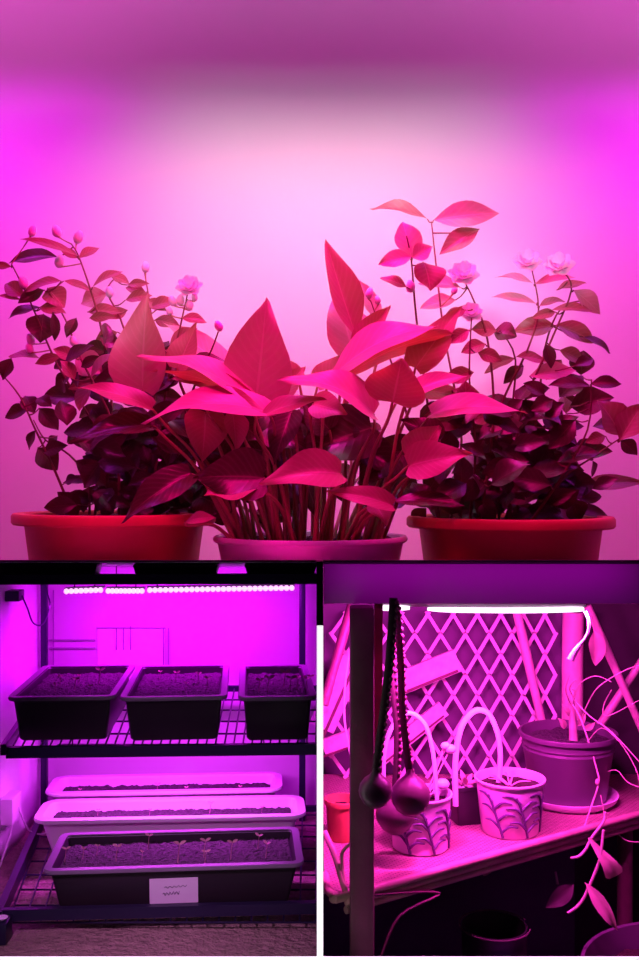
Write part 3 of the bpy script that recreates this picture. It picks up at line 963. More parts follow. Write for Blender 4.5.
def tray(label, cx, cy, hx, hy, yaw, ztop, zbot, body, rim, lip, depth, bevel=0.005, taper=0.90, group='black seed trays'):
    t = thing('seed_tray', label, 'seed tray', (cx, cy, Z(zbot)), group)
    h = ztop - zbot
    c = (cx, cy, Z(zbot))
    hx2, hy2 = hx - lip, hy - lip
    dx, dy = hx2 * (1 - taper), hy2 * (1 - taper)
    at = lambda z: (hx2 - dx * (1 - z / h), hy2 - dy * (1 - z / h))
    r = bevel
    w = 0.0022
    rings = []
    for z in (0, 0.003, h * 0.5, h - 0.007):
        a = at(z)
        rings.append((a[0] - (0.002 if z == 0 else 0), a[1] - (0.002 if z == 0 else 0), r * 0.8, z))
    rings += [(hx2 + 0.0, hy2 + 0.0, r, h - 0.0065), (hx2, hy2, r, h - 0.001), (hx2 - w, hy2 - w, r * 0.9, h - 0.001)]
    a = at(h - depth)
    rings += [(a[0] - w, a[1] - w, r * 0.8, h - depth)]
    MB().rr_loft(c, rings, yaw, cap1=True).build('basin', M[body], t)
    MB().rr_loft(c, [(hx2 - 0.001, hy2 - 0.001, r, h - 0.0045), (hx - 0.0006, hy - 0.0006, r + lip, h - 0.0045), (hx, hy, r + lip, h - 0.0025), (hx - 0.0008, hy - 0.0008, r + lip, h),
                     (hx2 - w + 0.0006, hy2 - w + 0.0006, r, h), (hx2 - w - 0.0004, hy2 - w - 0.0004, r, h - 0.0030)], yaw, cap0=False, cap1=False).build('rim', M[rim], t)
    # soil: a bumpy sheet filling the inside
    sx, sy = a[0] - w - 0.0003, a[1] - w - 0.0003
    nx, ny = max(20, int(sx * 2 / 0.0022)), max(14, int(sy * 2 / 0.0026))
    cy_, sy_ = math.cos(yaw), math.sin(yaw)
    vs, fs = [], []
    for i in range(nx + 1):
        for j in range(ny + 1):
            u, v = (2 * i / nx - 1), (2 * j / ny - 1)
            # round the corners off
            x, y = sx * u, sy * v
            ex, ey = max(0, abs(x) - (sx - r)), max(0, abs(y) - (sy - r))
            e = math.hypot(ex, ey)
            if e > r * 0.8:
                x -= math.copysign(ex * (1 - r * 0.8 / e), x)
                y -= math.copysign(ey * (1 - r * 0.8 / e), y)
            gx, gy = cx + x * cy_ - y * sy_, cy + x * sy_ + y * cy_
            k = 0.0022 * noise.noise(Vector((gx * 130, gy * 130, 1))) + 0.0026 * max(0, noise.noise(Vector((gx * 420, gy * 420, 4))))
            vs.append((gx, gy, Z(ztop - depth + 0.0022) + k))
    for i in range(nx):
        for j in range(ny):
            q = i * (ny + 1) + j
            fs.append((q, q + ny + 1, q + ny + 2, q + 1))
    m = MB()
    m.add(vs, fs)
    m.build('soil', M['tray_soil'], t)
    return t, Z(ztop - depth + 0.002)


tU = []
tU.append(tray('black seed tray standing at the left end of the middle shelf', -0.2960, 1.2185, 0.0605, 0.0985, R(3.5), -0.2430, SH, 'tray_black', 'tray_rim', 0.006, 0.012))
tU.append(tray('black seed tray standing in the middle of the middle shelf', -0.1715, 1.2185, 0.0605, 0.0985, R(4.5), -0.2430, SH, 'tray_black', 'tray_rim', 0.006, 0.012))
tU.append(tray('black seed tray at the right end of the middle shelf', -0.0535, 1.2185, 0.0445, 0.0985, R(4), -0.2430, SH, 'tray_black', 'tray_rim', 0.006, 0.012))
FT = tray('long black seed tray with a white paper label at the front of the bottom shelf', -0.1635, 1.1540, 0.1430, 0.0600, R(4.5), -0.4240, -0.4720, 'tray_black', 'tray_rim', 0.007, 0.013, taper=0.92)
W2 = tray('white oblong planter in the middle of three on the bottom shelf', -0.1880, 1.2800, 0.1700, 0.0430, R(3.5), -0.4190, -0.4720, 'tray_white', 'tray_white', 0.009, 0.0145, bevel=0.012, taper=0.90, group='white planters on the bottom shelf')
W3 = tray('white oblong planter at the back of the bottom shelf by the wall', -0.2110, 1.3800, 0.1600, 0.0420, R(3.5), -0.4170, -0.4720, 'tray_white', 'tray_white', 0.008, 0.0145, bevel=0.012, taper=0.90, group='white planters on the bottom shelf')
# small dark trays on the upper shelf
for (pa, pb, lab) in ((-6, 97, 'dark shallow tray at the left end of the topmost shelf'), (133, 218, 'dark shallow tray in the middle of the topmost shelf'),
                      (245, 317, 'dark shallow tray at the right end of the topmost shelf')):
    a, b = P(pa, 570, 1.075).x, P(pb, 570, 1.075).x
    t = thing('seed_tray', lab, 'seed tray', ((a + b) / 2, 1.092, Z(-0.1075)), 'dark trays on the topmost shelf')
    MB().rr_loft(((a + b) / 2, 1.092, Z(-0.1075)), [((b - a) / 2 - 0.004, 0.014, 0.003, 0), ((b - a) / 2 - 0.0005, 0.018, 0.004, 0.0135), ((b - a) / 2, 0.0185, 0.004, 0.014),
                 ((b - a) / 2, 0.0185, 0.004, 0.0163), ((b - a) / 2 - 0.003, 0.0155, 0.003, 0.0163), ((b - a) / 2 - 0.004, 0.0145, 0.003, 0.010)]).build('basin', M['tray_black'], t)

# paper label on the front tray
t = FT[0]
ca, cb_ = math.cos(R(4.5)), math.sin(R(4.5))
front = lambda u, w: Vector((-0.1635 + u * ca + 0.0506 * cb_ , 1.1540 + u * cb_ - 0.0508 * ca - 0.0012, Z(w)))
c0 = front(-0.0010, -0.4525)
sx = Vector((ca, cb_, 0))
su = Vector((0, -0.08, 1)).normalized()
m = MB()
m.bar(c0 - su * 0.0142, c0 + su * 0.0142, 0.053, 0.0008, side=sx)
card = m.build('label_card', M['card'], t, smooth=False)
m = MB()
nrm = sx.cross(su).normalized()
if nrm.y > 0:
    nrm = -nrm
for (u0, u1, w0, amp) in ((-0.010, 0.014, 0.004, 0.0012), (-0.012, 0.006, -0.0035, 0.0022)):
    pts = [c0 + sx * (u0 + (u1 - u0) * i / 14) + su * (w0 + amp * math.sin(i * 2.3) + 0.0015 * i / 14) + nrm * 0.0006 for i in range(15)]
    m.tube(pts, 0.00035, 5, 2)
m.build('handwriting', M['ink'], card)

# seedlings: one of each kind, then copies
def make_sprout(h, spread, lw, name):
    t = thing('seedling', 'tiny two-leaved seedling', 'seedling', (0, 0, 0))
    b = Vector((0.0016, 0, h))
    MB().tube([(0, 0, -0.002), (0.0008, 0.0003, h * 0.5), b], [0.0004, 0.00036, 0.0003], 6, 3).build('stem', M['sprout_stem'], t)
    for s in (-1, 1):
        mb = MB()
        tip = b + Vector((s * spread, -0.001 * s, spread * 0.45))
        leaf_into(mb, b, tip, lw, (0.0, -0.75, 0.7), 0.25, 0.05, 'round', wave=0.02, nu=7, hv=2)
        mb.build('leaf', M['sprout_leaf'], t, smooth='all')
    return t


protos = [make_sprout(0.013, 0.0042, 0.0022, 'a'), make_sprout(0.0115, 0.0044, 0.0028, 'b')]
used = [False, False]


def sprout(px, py, zt, which, label, group, sc_=1.0):
    y = (EZ - zt) * F / (py - CY)
    x = (px - CX) / F * y
    o = copy_tree(protos[which]) if used[which] else protos[which]
    used[which] = True
    o.location = (x, y, zt)
    o.rotation_euler = (0, 0, rng.uniform(-0.6, 0.6))
    o.scale = (sc_, sc_, sc_)
    tag(o, label, 'seedling', group)


zt = tU[0][1]
for (px, py, s) in ((55, 693, .9), (60, 686, 1.0), (75, 690, 1.1), (79, 684, .9), (99, 684, 1.5), (90, 694, .8)):
    sprout(px, py, zt, 1, 'tiny pink seedling sprouting in the black tray at the left end of the middle shelf', 'seedlings in the left black tray', s)
for (px, py, s) in ((176, 682, 1.0), (198, 684, 1.1), (160, 679, .8), (207, 690, 1.2), (186, 690, .7)):
    sprout(px, py, zt, 1, 'tiny pink seedling sprouting in the black tray in the middle of the middle shelf', 'seedlings in the middle black tray', s)
for (px, py, s) in ((259, 692, 1.2), (268, 693, 1.5), (284, 688, 1.6), (290, 692, 1.4), (297, 690, 1.3), (306, 692, 1.4), (310, 686, 1.0)):
    sprout(px, py, zt, 1, 'thin pink seedling sprouting in the black tray at the right end of the middle shelf', 'seedlings in the right black tray', s)
for (px, py, s) in ((65, 863, 1.2), (97, 856, .9), (116, 862, 1.35), (142, 862, 0.9), (148, 850, 1.3), (178, 864, 1.7), (204, 858, 1.5), (205, 866, 1.2), (231, 860, 1.5), (258, 850, 1.3), (266, 858, 1.3), (83, 860, 1.0)):
    sprout(px, py, FT[1], 0, 'two-leaved seedling standing in the long black tray with the paper label', 'seedlings in the labelled tray', s)
for (px, py, s) in ((210, 814, .9), (150, 815, .45), (262, 813, .5), (98, 816, .5)):
    sprout(px, py, W2[1], 1, 'tiny shoot in the middle white planter on the bottom shelf', 'shoots in the middle white planter', s * 1.3)
for (px, py, s) in ((157, 793, .8), (186, 793, .5), (80, 795, .5), (240, 792, .5)):
    sprout(px, py, W3[1], 1, 'tiny shoot in the white planter at the back by the wall', 'shoots in the back white planter', s * 1.3)

# LED bars under the upper shelf
def led_bar(label, pa, pb, n, group, Y=1.30, z=-0.143, tilt=0.0):
    a, b = P(pa, 590, Y).x, P(pb, 590, Y).x
    t = thing('grow_light_bar', label, 'grow light', ((a + b) / 2, Y, Z(z)), group)
    zr = -0.0800 - 0.1 * (Y - 1.0) - 0.0016
    MB().bar((a, Y + 0.004, Z(z + 0.0030)), (b, Y + 0.004, Z(z + 0.0030 + tilt)), 0.002, 0.012).build('housing', M['housing'], t, smooth=False)
    for x in (a + 0.012, b - 0.012):
        MB().tube([(x, Y + 0.004, Z(z + 0.003)), (x, Y + 0.004, Z(zr))], 0.0008, 6, 0).build('hanger', M['cord'], t)
    d = MB()
    for i in range(n):
        x = a + (b - a) * (i + 0.5) / n
        d.ellipsoid((x, Y - 0.003, Z(z - 0.0005 + tilt * (i + .5) / n)), 0.0034, 0.0022, 0.0036, 8, 6)
    d.build('diodes', M['led_violet'], t)


led_bar('short row of bright violet lights at the left under the topmost shelf', 65, 104, 8, 'rows of violet lights', Y=1.29, tilt=0.002)
led_bar('middle row of bright violet lights under the topmost shelf', 107, 145, 9, 'rows of violet lights', Y=1.30, z=-0.1435)
led_bar('longest row of bright violet lights at the right under the topmost shelf', 148, 295, 28, 'rows of violet lights', Y=1.30, z=-0.1425, tilt=0.003)
# bars under the middle shelf, hidden by its rail
a, b = -0.33, -0.05
t = thing('grow_light_bar', 'row of violet lights hidden under the middle shelf above the white planters', 'grow light', (-0.19, 1.255, Z(-0.3405)))
MB().box((a, 1.247, Z(-0.3375)), (b, 1.263, Z(-0.3330))).build('housing', M['housing'], t, smooth=False)
for x in (a + 0.02, b - 0.02):
    MB().tube([(x, 1.255, Z(-0.333)), (x, 1.255, Z(-0.2965))], 0.0008, 6, 0).build('hanger', M['cord'], t)
d = MB()
for i in range(24):
    d.ellipsoid((a + (b - a) * (i + .5) / 24, 1.255, Z(-0.3375)), 0.003, 0.003, 0.0018, 8, 6)
d.build('diodes', M['led_violet'], t)

# things on the walls of the rack
t = thing('power_supply', 'small black power box high on the left sheet wall', 'power box', (-0.394, 1.29, Z(-0.156)))
MB().box((-0.4025, 1.278, Z(-0.1555)), (-0.384, 1.302, Z(-0.142)), bev=0.0015).build('case', M['rack_metal'], t)
MB().tube([(-0.384, 1.29, Z(-0.149)), (-0.377, 1.29, Z(-0.165)), (-0.372, 1.30, Z(-0.186)), (-0.362, 1.31, Z(-0.188)), (-0.356, 1.32, Z(-0.165)), (-0.362, 1.33, Z(-0.150)), (-0.372, 1.34, Z(-0.115))],
          0.0011, 6, 5).build('cable', M['rack_metal'], t)
t = thing('plug_adapter', 'pale plug adapter on the left wall beside the white planters', 'plug', (-0.398, 1.285, Z(-0.445)))
MB().box((-0.4035, 1.262, Z(-0.437)), (-0.387, 1.300, Z(-0.403)), bev=0.003).build('case', M['white_plastic'], t)
MB().tube([(-0.393, 1.28, Z(-0.437)), (-0.394, 1.275, Z(-0.452)), (-0.397, 1.26, Z(-0.470)), (-0.40, 1.25, Z(-0.484))], 0.0012, 6, 4).build('cable', M['white_plastic'], t)
MB().tube([(-0.387, 1.285, Z(-0.42)), (-0.378, 1.30, Z(-0.455)), (-0.360, 1.31, Z(-0.463)), (-0.345, 1.33, Z(-0.455)), (-0.335, 1.33, Z(-0.445))], 0.0010, 6, 4).build('lead', M['white_plastic'], t)
o = MB().lathe((-0.3335, 1.050, Z(-0.462)), [(0.003, 0), (0.0058, 0.0018), (0.0062, 0.003), (0.0052, 0.003), (0.002, 0.0012)], 24).build('dish', M['white_plastic'])
tag(o, 'tiny white dish on the front left foot of the rack', 'dish')
o = MB().tube([P(45, 752, 1.43), P(44, 765, 1.435), P(47, 780, 1.44), P(49, 792, 1.445)], 0.0018, 7, 5).build('cable', M['white_plastic'])
tag(o, 'pale upright cable in the back left corner behind the white planters', 'cable')
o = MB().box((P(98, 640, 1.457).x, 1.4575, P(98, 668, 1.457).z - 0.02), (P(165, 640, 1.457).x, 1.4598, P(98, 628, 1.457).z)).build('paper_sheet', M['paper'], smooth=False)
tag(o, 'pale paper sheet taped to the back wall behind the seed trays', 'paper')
t = thing('wall_shadow_lines', 'thin dark shadow lines on the back wall behind the trays', 'shadow lines', (P(140, 660, 1.452).x, 1.452, P(0, 660, 1.452).z))  # thin rods stand in for dim shadow lines on the wall
wr = lambda a, b: MB().tube([P(*a, 1.455), P(*b, 1.455)], 0.0010, 6, 0).build('wire', M['shadow_line'], t)
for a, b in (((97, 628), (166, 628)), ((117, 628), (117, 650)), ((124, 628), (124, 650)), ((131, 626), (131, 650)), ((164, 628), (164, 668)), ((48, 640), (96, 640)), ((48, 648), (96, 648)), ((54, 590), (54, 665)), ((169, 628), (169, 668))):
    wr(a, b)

# ------------------------------------------------------------------ lower right: rattan stand with pots
o = MB().box((0.0045, 1.050, Z(-0.1300)), (0.615, 1.068, Z(-0.0880)), bev=0.0015).build('shelf_board', M['board'])
tag(o, 'plain plum-coloured board across the top of the plant corner', 'board')

SHZ = -0.43
D = Vector((0.834, 0.5517, 0))
NB = Vector((-0.5517, 0.834, 0))
A = Vector((0.0300, 1.0370, Z(SHZ)))
stand = thing('rattan_stand', 'rattan shelf stand with a woven top and a dark front post', 'plant stand', (0.25, 1.28, 0.0))
E = A + D * 0.62
poly = [(0.005, 1.075), (0.010, 1.050), (0.020, 1.038), (A.x, A.y), (E.x, E.y), (E.x, 1.462), (0.005, 1.462)]
m = MB()
n = len(poly)
m.add([(x, y, Z(SHZ)) for x, y in poly] + [(x, y, Z(SHZ - 0.005)) for x, y in poly],
      [tuple(range(n)), tuple(range(2 * n - 1, n - 1, -1))] + [(i, i + n, (i + 1) % n + n, (i + 1) % n) for i in range(n)])
m.build('woven_top', M['rattan'], stand, smooth=False)
for dz, r, off in ((-0.001, 0.0046, 0.0), (-0.0100, 0.0040, 0.004), (-0.0180, 0.0040, 0.005)):
    a, b = A + Vector((0, 0, dz)) + NB * off, E + Vector((0, 0, dz)) + NB * off
    MB().tube(([(0.006, 1.090, a.z), (0.009, 1.052, a.z), (0.018, 1.036, a.z)] if dz > -0.005 else []) + [a, a.lerp(b, 0.33), a.lerp(b, 0.66), b], r, 10, 4).build('edge_rail', M['cane'], stand)
MB().box((0.0312, 1.020, 0.0), (0.0560, 1.044, Z(-0.130)), bev=0.003).build('post', M['dark_post'], stand)
MB().tube([P(574, 612, 1.425), P(573, 660, 1.425), (P(573, 750, 1.425).x, 1.425, Z(SHZ))], 0.0150, 14, 3).build('back_post', M['bamboo'], stand)
MB().tube([(E.x - 0.04, 1.43, 0.0), (E.x - 0.04, 1.43, Z(-0.15))], 0.010, 12, 0).build('back_post', M['dark_post'], stand)
MB().tube([(0.40, 1.31, 0.0), (0.40, 1.31, Z(SHZ - 0.004))], 0.010, 12, 0).build('leg', M['dark_post'], stand)
MB().tube([P(325, 832, 1.08), P(334, 852, 1.06), P(343, 882, 1.045), P(350, 905, 1.03)], 0.0032, 9, 5).build('curved_cane', M['cane'], stand)
MB().tube([P(352, 843, 1.046), P(343, 852, 1.05), P(343, 868, 1.05), P(345, 885, 1.043)], 0.0020, 8, 5).build('curved_cane', M['cane'], stand)
MB().tube([P(374, 895, 1.05), P(420, 878, 1.075), P(398, 905, 1.06), P(380, 935, 1.05), P(372, 958, 1.045)][:1] + [P(440, 893, 1.10), P(400, 916, 1.06), P(380, 960, 1.045)], 0.0013, 7, 5).build('loose_cane', M['dark_post'], stand)

# trellis of crossing laths
def trellis():
    t = thing('trellis', 'pale trellis of crossing laths behind the potted plants', 'trellis', (P(460, 800, 1.44).x, 1.44, Z(SHZ)))
    xa, xb = 0.006, P(562, 700, 1.44).x
    za, zb = Z(SHZ + 0.002), P(0, 612, 1.44).z
    nodes = [-0.34]
    while nodes[-1] < 0.75:            # the trellis is drawn wide open at the left and closes towards the right
        px_ = CX + nodes[-1] / 1.44 * F
        k = max(0.0, min(1.0, (px_ - 330) / 250))
        nodes.append(nodes[-1] + (29.0 - 9.5 * k) / F * 1.44)

    def at(u):
        i = max(0, min(len(nodes) - 2, int(u)))
        return nodes[i] + (nodes[i + 1] - nodes[i]) * (u - i)
    RUN = 4.1
    for s, yy in ((1, 1.4385), (-1, 1.4425)):
        mb = MB()
        for i in range(len(nodes) - 6):
            segs = []
            N = 8
            for q in range(N + 1):
                f = q / N
                u = i + RUN * f if s > 0 else i + RUN * (1 - f)
                segs.append(Vector((at(u), yy, za + (zb - za) * f)))
            segs = [p for p in segs if xa < p.x < xb]
            for a, b in zip(segs, segs[1:]):
                d = (b - a).normalized()
                mb.bar(a - d * 0.0008, b + d * 0.0008, 0.0048, 0.0030)
        mb.build('laths', M['lattice'], t, smooth=False)
    return t


trellis()
def stick(label, a, b, r, m='bamboo', name='bamboo_stick', group='sticks leaning by the trellis', bow=0.0):
    q = [Vector(a), Vector(a).lerp(Vector(b), .33) + Vector((bow, 0, 0)), Vector(a).lerp(Vector(b), .66) + Vector((bow, 0, 0)), Vector(b)]
    o = MB().tube(q, [r, r * 1.08, r * 0.95, r], 10, 3).build(name, M[m])
    tag(o, label, 'stick', group)


stick('bamboo stick leaning across the trellis left of the big pot', P(516, 606, 1.415), P(549, 752, 1.425), 0.0062)
stick('thick stick slanting out from the top of the bamboo post to the right', P(588, 606, 1.40), P(645, 735, 1.40), 0.0056)
stick('stick rising to the right edge behind the twisted twigs', P(592, 738, 1.425), P(648, 652, 1.425), 0.0054)
stick('dark cane left of the dark post leaning against the trellis', P(352, 606, 1.20), P(324, 705, 1.16), 0.0058, 'dark_post')


o = MB().bar((P(379, 612, 1.058).x, 1.058, Z(-0.131)), (P(378, 800, 1.058).x, 1.058, P(0, 772, 1.058).z), 0.009, 0.005).build('wooden_slat', M['red_slat'], smooth=False)
tag(o, 'reddish slat standing just right of the dark post behind the hanging cords', 'slat')


def batten(label, a, b, w, tk, holes=False):
    t = thing('batten', label, 'batten', tuple((Vector(a) + Vector(b)) / 2), 'battens resting on the trellis')
    MB().bar(a, b, w, tk).build('board', M['batten'], t, smooth=False)
    MB().bar(Vector(a) + Vector((0, -tk / 2 - 0.001, -w * .44)), Vector(b) + Vector((0, -tk / 2 - 0.001, -w * .44)), w * 0.12, 0.002).build('edge_strip', M['dark_post'], t, smooth=False)


batten('upper broad speckled batten slanting up to the right over the trellis', P(384, 690, 1.405), P(458, 660, 1.415), 0.032, 0.008)
batten('lower speckled batten slanting steeply up to the right behind the hoops', P(374, 763, 1.405), P(444, 708, 1.415), 0.022, 0.008)
batten('speckled batten slanting behind the dark cane left of the post', P(322, 728, 1.40), P(352, 660, 1.41), 0.036, 0.008)
batten('short level batten low behind the post at the left', P(324, 748, 1.40), P(352, 738, 1.40), 0.024, 0.008)

# strip light
t = thing('strip_light', 'bright pink strip light under the board with a loose white end', 'strip light', (0.19, 1.15, Z(-0.142)))
MB().bar((P(376, 608, 1.085).x, 1.088, Z(-0.1355)), (P(586, 608, 1.085).x, 1.088, Z(-0.1365)), 0.003, 0.010).build('tape', M['white_plastic'], t, smooth=False)
MB().tube([P(379, 608, 1.083), P(394, 608, 1.083), P(410, 608, 1.083)], [0.0028, 0.0034, 0.002], 9, 3).build('light_tube', M['led_pink'], t)
MB().tube([P(428, 609, 1.083), P(450, 610, 1.083), P(520, 610.5, 1.083), P(572, 609.5, 1.083), P(584, 609, 1.083)], [0.0016, 0.0028, 0.0031, 0.0031, 0.0020], 9, 4).build('light_tube', M['led_pink'], t)
MB().tube([P(584, 609, 1.085), P(589, 620, 1.085), P(588, 634, 1.085), P(580, 645, 1.085)], 0.0016, 8, 5).build('cord', M['white_plastic'], t)
MB().tube([P(580, 645, 1.085), P(575, 652, 1.085), P(571, 660, 1.085)], [0.0024, 0.0034, 0.0042], 9, 3).build('plug', M['white_plastic'], t)
for x in (0.08, 0.18, 0.29):
    MB().tube([(x, 1.088, Z(-0.1360)), (x, 1.088, Z(-0.0905))], 0.0015, 6, 0).build('clip', M['cord'], t)

# hanging gourds
def gourd(label, px, py, r, pts, Y, group='dark gourds hung on cords'):
    t = thing('hanging_gourd', label, 'hanging gourd', tuple(P(px, py + r, Y)), group)
    s = r / F * Y
    c = P(px, py, Y)
    MB().lathe((c.x, c.y, c.z), [(0.0001, -s), (s * .35, -s * .94), (s * .7, -s * .70), (s * .93, -s * .32), (s, 0.02 * s), (s * .93, .38 * s), (s * .68, .72 * s),
                                 (s * .40, .93 * s), (s * .22, 1.12 * s), (s * .16, 1.35 * s), (0.0001, 1.40 * s)], 28).build('gourd', M['gourd'], t)
    q = [P(x, y, Y) for x, y in pts]
    MB().tube(q, [0.0042] * len(q), 8, 4, flat=0.5).build('cord', M['cord'], t)
    bd = MB()
    for a, b in zip(q, q[1:]):
        k = max(2, int((b - a).length / 0.0072))
        for i in range(k):
            bd.ellipsoid(a.lerp(b, (i + .5) / k) + Vector((0.0035, -0.001, 0)), 0.0022, 0.0026, 0.0026, 8, 5)
    bd.build('beads', M['dark_post'], t)


gourd('dark round gourd hanging in front of the dark post', 376, 791, 17, [(394, 598), (390, 660), (383, 720), (376, 772)], 0.998)
gourd('larger dark round gourd hanging in front of the printed pot', 411, 796, 20, [(396, 598), (401, 660), (403, 715), (410, 774)], 1.075)
gourd('half-hidden gourd hanging lowest behind the other two', 396, 814, 20, [(399, 598), (392, 660), (398, 730), (396, 790)], 1.122)


def small_pot(label, c, r, rb, ztop, m, soil=True, group=None, name='flower_pot', cat='pot', lip=0.006):
    t = thing(name, label, cat, (c[0], c[1], Z(SHZ)), group)
    h = ztop - SHZ
    MB().lathe((c[0], c[1], Z(SHZ)), [(rb * .2, 0.0), (rb * .94, 0.0), (rb, 0.002), (r - 0.002, h - lip), (r, h - lip), (r + 0.0006, h - 0.001), (r, h), (r - 0.002, h), (r - 0.0035, h - lip), (r - 0.005, h * .7)], 48).build('pot', M[m], t)
    if soil:
        bumpy_disc((c[0], c[1], Z(ztop - 0.010)), r - 0.0042, 7, 28, 0.003).build('soil', M['soil'], t)
    return t


def print_pattern(root, c, r, rb, ztop, a0, a1):
    """Dark forked branch print standing on the pot's side."""
    h = ztop - SHZ

    def pt(a, k):
        rr_ = rb + (r - 0.002 - rb) * k + 0.0004
        return Vector((c[0] + rr_ * math.cos(R(a)), c[1] + rr_ * math.sin(R(a)), Z(SHZ) + h * k))
    m = MB()
    for aa in (a0, (a0 + a1) / 2, a1):
        m.tube([pt(aa + 14, .04), pt(aa + 6, .3), pt(aa - 3, .6), pt(aa - 12, .80)], 0.0016, 6, 4, flat=1)
        for k, s in ((.12, 1), (.34, 1), (.56, 1), (.2, -1), (.46, -1), (.68, -1)):
            b = aa + 14 - 26 * k
            m.tube([pt(b, k), pt(b + s * 15, k + .13), pt(b + s * 32, k + .12)], [0.0016, 0.0015, 0.0008], 6, 4)
    m.build('branch_print', M['print_ink'], root)


LP = (P(421, 858, 1.17).x, 1.172)
p1 = small_pot('pale pot with dark branch print standing behind the hanging gourds', LP, 0.0375, 0.0325, -0.366, 'pot_print', group='printed pots', lip=0.003)
print_pattern(p1, LP, 0.0375, 0.0325, -0.366, -130, -30)
RP = (P(510, 842, 1.228).x, 1.226)
p2 = small_pot('pale pot with dark branch print standing at the front edge before the white hoop', RP, 0.0430, 0.0345, -0.364, 'pot_print', group='printed pots', lip=0.003)
print_pattern(p2, RP, 0.0430, 0.0345, -0.364, -128, -28)
# dark square pot between them
c = (P(466, 835, 1.262).x, 1.262, Z(SHZ))
sq = thing('square_pot', 'small dark square pot of pebbles between the two printed pots', 'pot', c)
MB().rr_loft(c, [(0.016, 0.016, 0.003, 0), (0.0205, 0.0205, 0.003, 0.044), (0.0215, 0.0215, 0.003, 0.044), (0.0215, 0.0215, 0.003, 0.048), (0.019, 0.019, 0.003, 0.048), (0.0185, 0.0185, 0.003, 0.040)], R(15)).build('pot', M['tray_black'], sq)
pb = MB()
for i in range(26):
    pb.ellipsoid((c[0] + rng.uniform(-.014, .014), c[1] + rng.uniform(-.014, .014), c[2] + 0.0425 + rng.uniform(0, .004)), rng.uniform(.002, .0042), rng.uniform(.002, .004), .0024, 7, 5)
o = pb.build('pebbles', M['pebble'], sq)
o['kind'] = 'stuff'
# dim red pot at the far left
small_pot('small clay pot at the left end of the woven top behind the post', (0.0275, 1.20), 0.0215, 0.0175, -0.382, 'terracotta')

# big pot on a saucer
BP = (P(568, 800, 1.345).x, 1.343)
sa = MB().lathe((BP[0], BP[1], Z(SHZ)), [(0.012, 0), (0.056, 0), (0.0640, 0.006), (0.0660, 0.0120), (0.0640, 0.0120), (0.058, 0.004), (0.012, 0.004)], 56).build('saucer', M['saucer'])
tag(sa, 'white saucer under the big plum-coloured pot', 'saucer')
big = thing('potted_shrub', 'big plum-coloured pot holding a bare stem with twisted twigs', 'potted plant', (BP[0], BP[1], Z(SHZ + 0.004)))
bt = -0.337 - (SHZ + 0.004)
MB().lathe((BP[0], BP[1], Z(SHZ + 0.004)), [(0.012, 0), (0.0485, 0), (0.0500, 0.002), (0.0590, bt - 0.024), (0.0605, bt - 0.022), (0.0595, bt - 0.019), (0.0612, bt - 0.016), (0.0602, bt - 0.013), (0.0622, bt - 0.006),
                                            (0.0650, bt - 0.006), (0.0655, bt - 0.001), (0.0650, bt), (0.0620, bt), (0.0605, bt - 0.006), (0.057, bt - 0.03)], 64).build('pot', M['big_pot'], big)
bumpy_disc((BP[0], BP[1], Z(-0.337 - 0.012)), 0.060, 9, 36, 0.004).build('soil', M['tray_soil'], big)
Y = BP[1]
MB().tube([(P(574, 700, Y).x, Y, Z(-0.350)), P(573, 715, Y), P(572, 702, Y - .005), P(574, 690, Y - .01)], [0.0062, 0.0050, 0.0042, 0.0025], 10, 4).build('stem', M['twig'], big)
for pts, r in (([(573, 704), (580, 716), (588, 738), (598, 772), (599, 784), (592, 806), (583, 832)], .0021),
               ([(598, 782), (603, 804), (606, 826)], .0012),
               ([(582, 718), (590, 700), (600, 686), (622, 672), (642, 664)], .0014),
               ([(575, 700), (590, 716), (612, 732), (640, 762)], .0017),
               ([(612, 690), (604, 706), (608, 716), (640, 700)], .0013),
               ([(574, 700), (580, 684), (596, 676), (612, 682)], .0012),
               ([(588, 742), (602, 728), (620, 742), (636, 768), (641, 790)], .0012),
               ([(572, 706), (566, 690), (570, 676)], .0012),
               ([(599, 776), (616, 770), (628, 782), (642, 788)], .0012),
               ([(574, 697), (570, 688), (576, 680)], .001),
               ([(603, 806), (612, 826), (626, 840), (642, 842)], .0013)):
    q = [P(x, y, Y - 0.02 - 0.10 * i / len(pts)) for i, (x, y) in enumerate(pts)]
    q[0] = P(*pts[0], Y - 0.02)
    MB().tube(q, [r * .55] * (len(q) - 1) + [r * .35], 7, 4).build('twig', M['twig'], big)
MB().ellipsoid(P(598, 782, Y - 0.08), 0.003, 0.003, 0.0045, 10, 7).build('twig_knot', M['twig'], big)
for (a, b, w) in (((566, 728), (558, 718), 8), ((578, 726), (586, 712), 7), ((570, 716), (562, 704), 6), ((585, 730), (596, 722), 7)):
    mb = MB()
    leaf_into(mb, P(*a, Y - .02), P(*b, Y - .03), w / F * Y, (0.1, -1, .3), .4, .1, 'ovate', .1, nu=8, hv=2)
    mb.build('dry_leaf', M['dry_leaf'], big, smooth='all')


def dry_leaf(label, stalk, blade, w, Y, m='dry_leaf', roll=10, fold=0.35, bend=0.08, kind='ovate', group='dry leaves by the plant stand', nm='dry_leaf'):
    t = thing(nm, label, 'dry leaf', tuple(P(*blade[0], Y)), group)
    mb = MB()
    b, tp = P(*blade[0], Y), P(*blade[1], Y - 0.005)
    leaf_into(mb, b, tp, w / F * Y, facing(b, tp, roll), fold, bend, kind, wave=0.16, ph=1.0, nu=16, hv=3, twist=R(30))
    mb.build('blade', M[m], t, smooth='all')
    if stalk:
        MB().tube([P(x, y, Y) for x, y in stalk], [0.0013] + [0.0017] * (len(stalk) - 1), 7, 4).build('stalk', M['twig'], t)
    return t


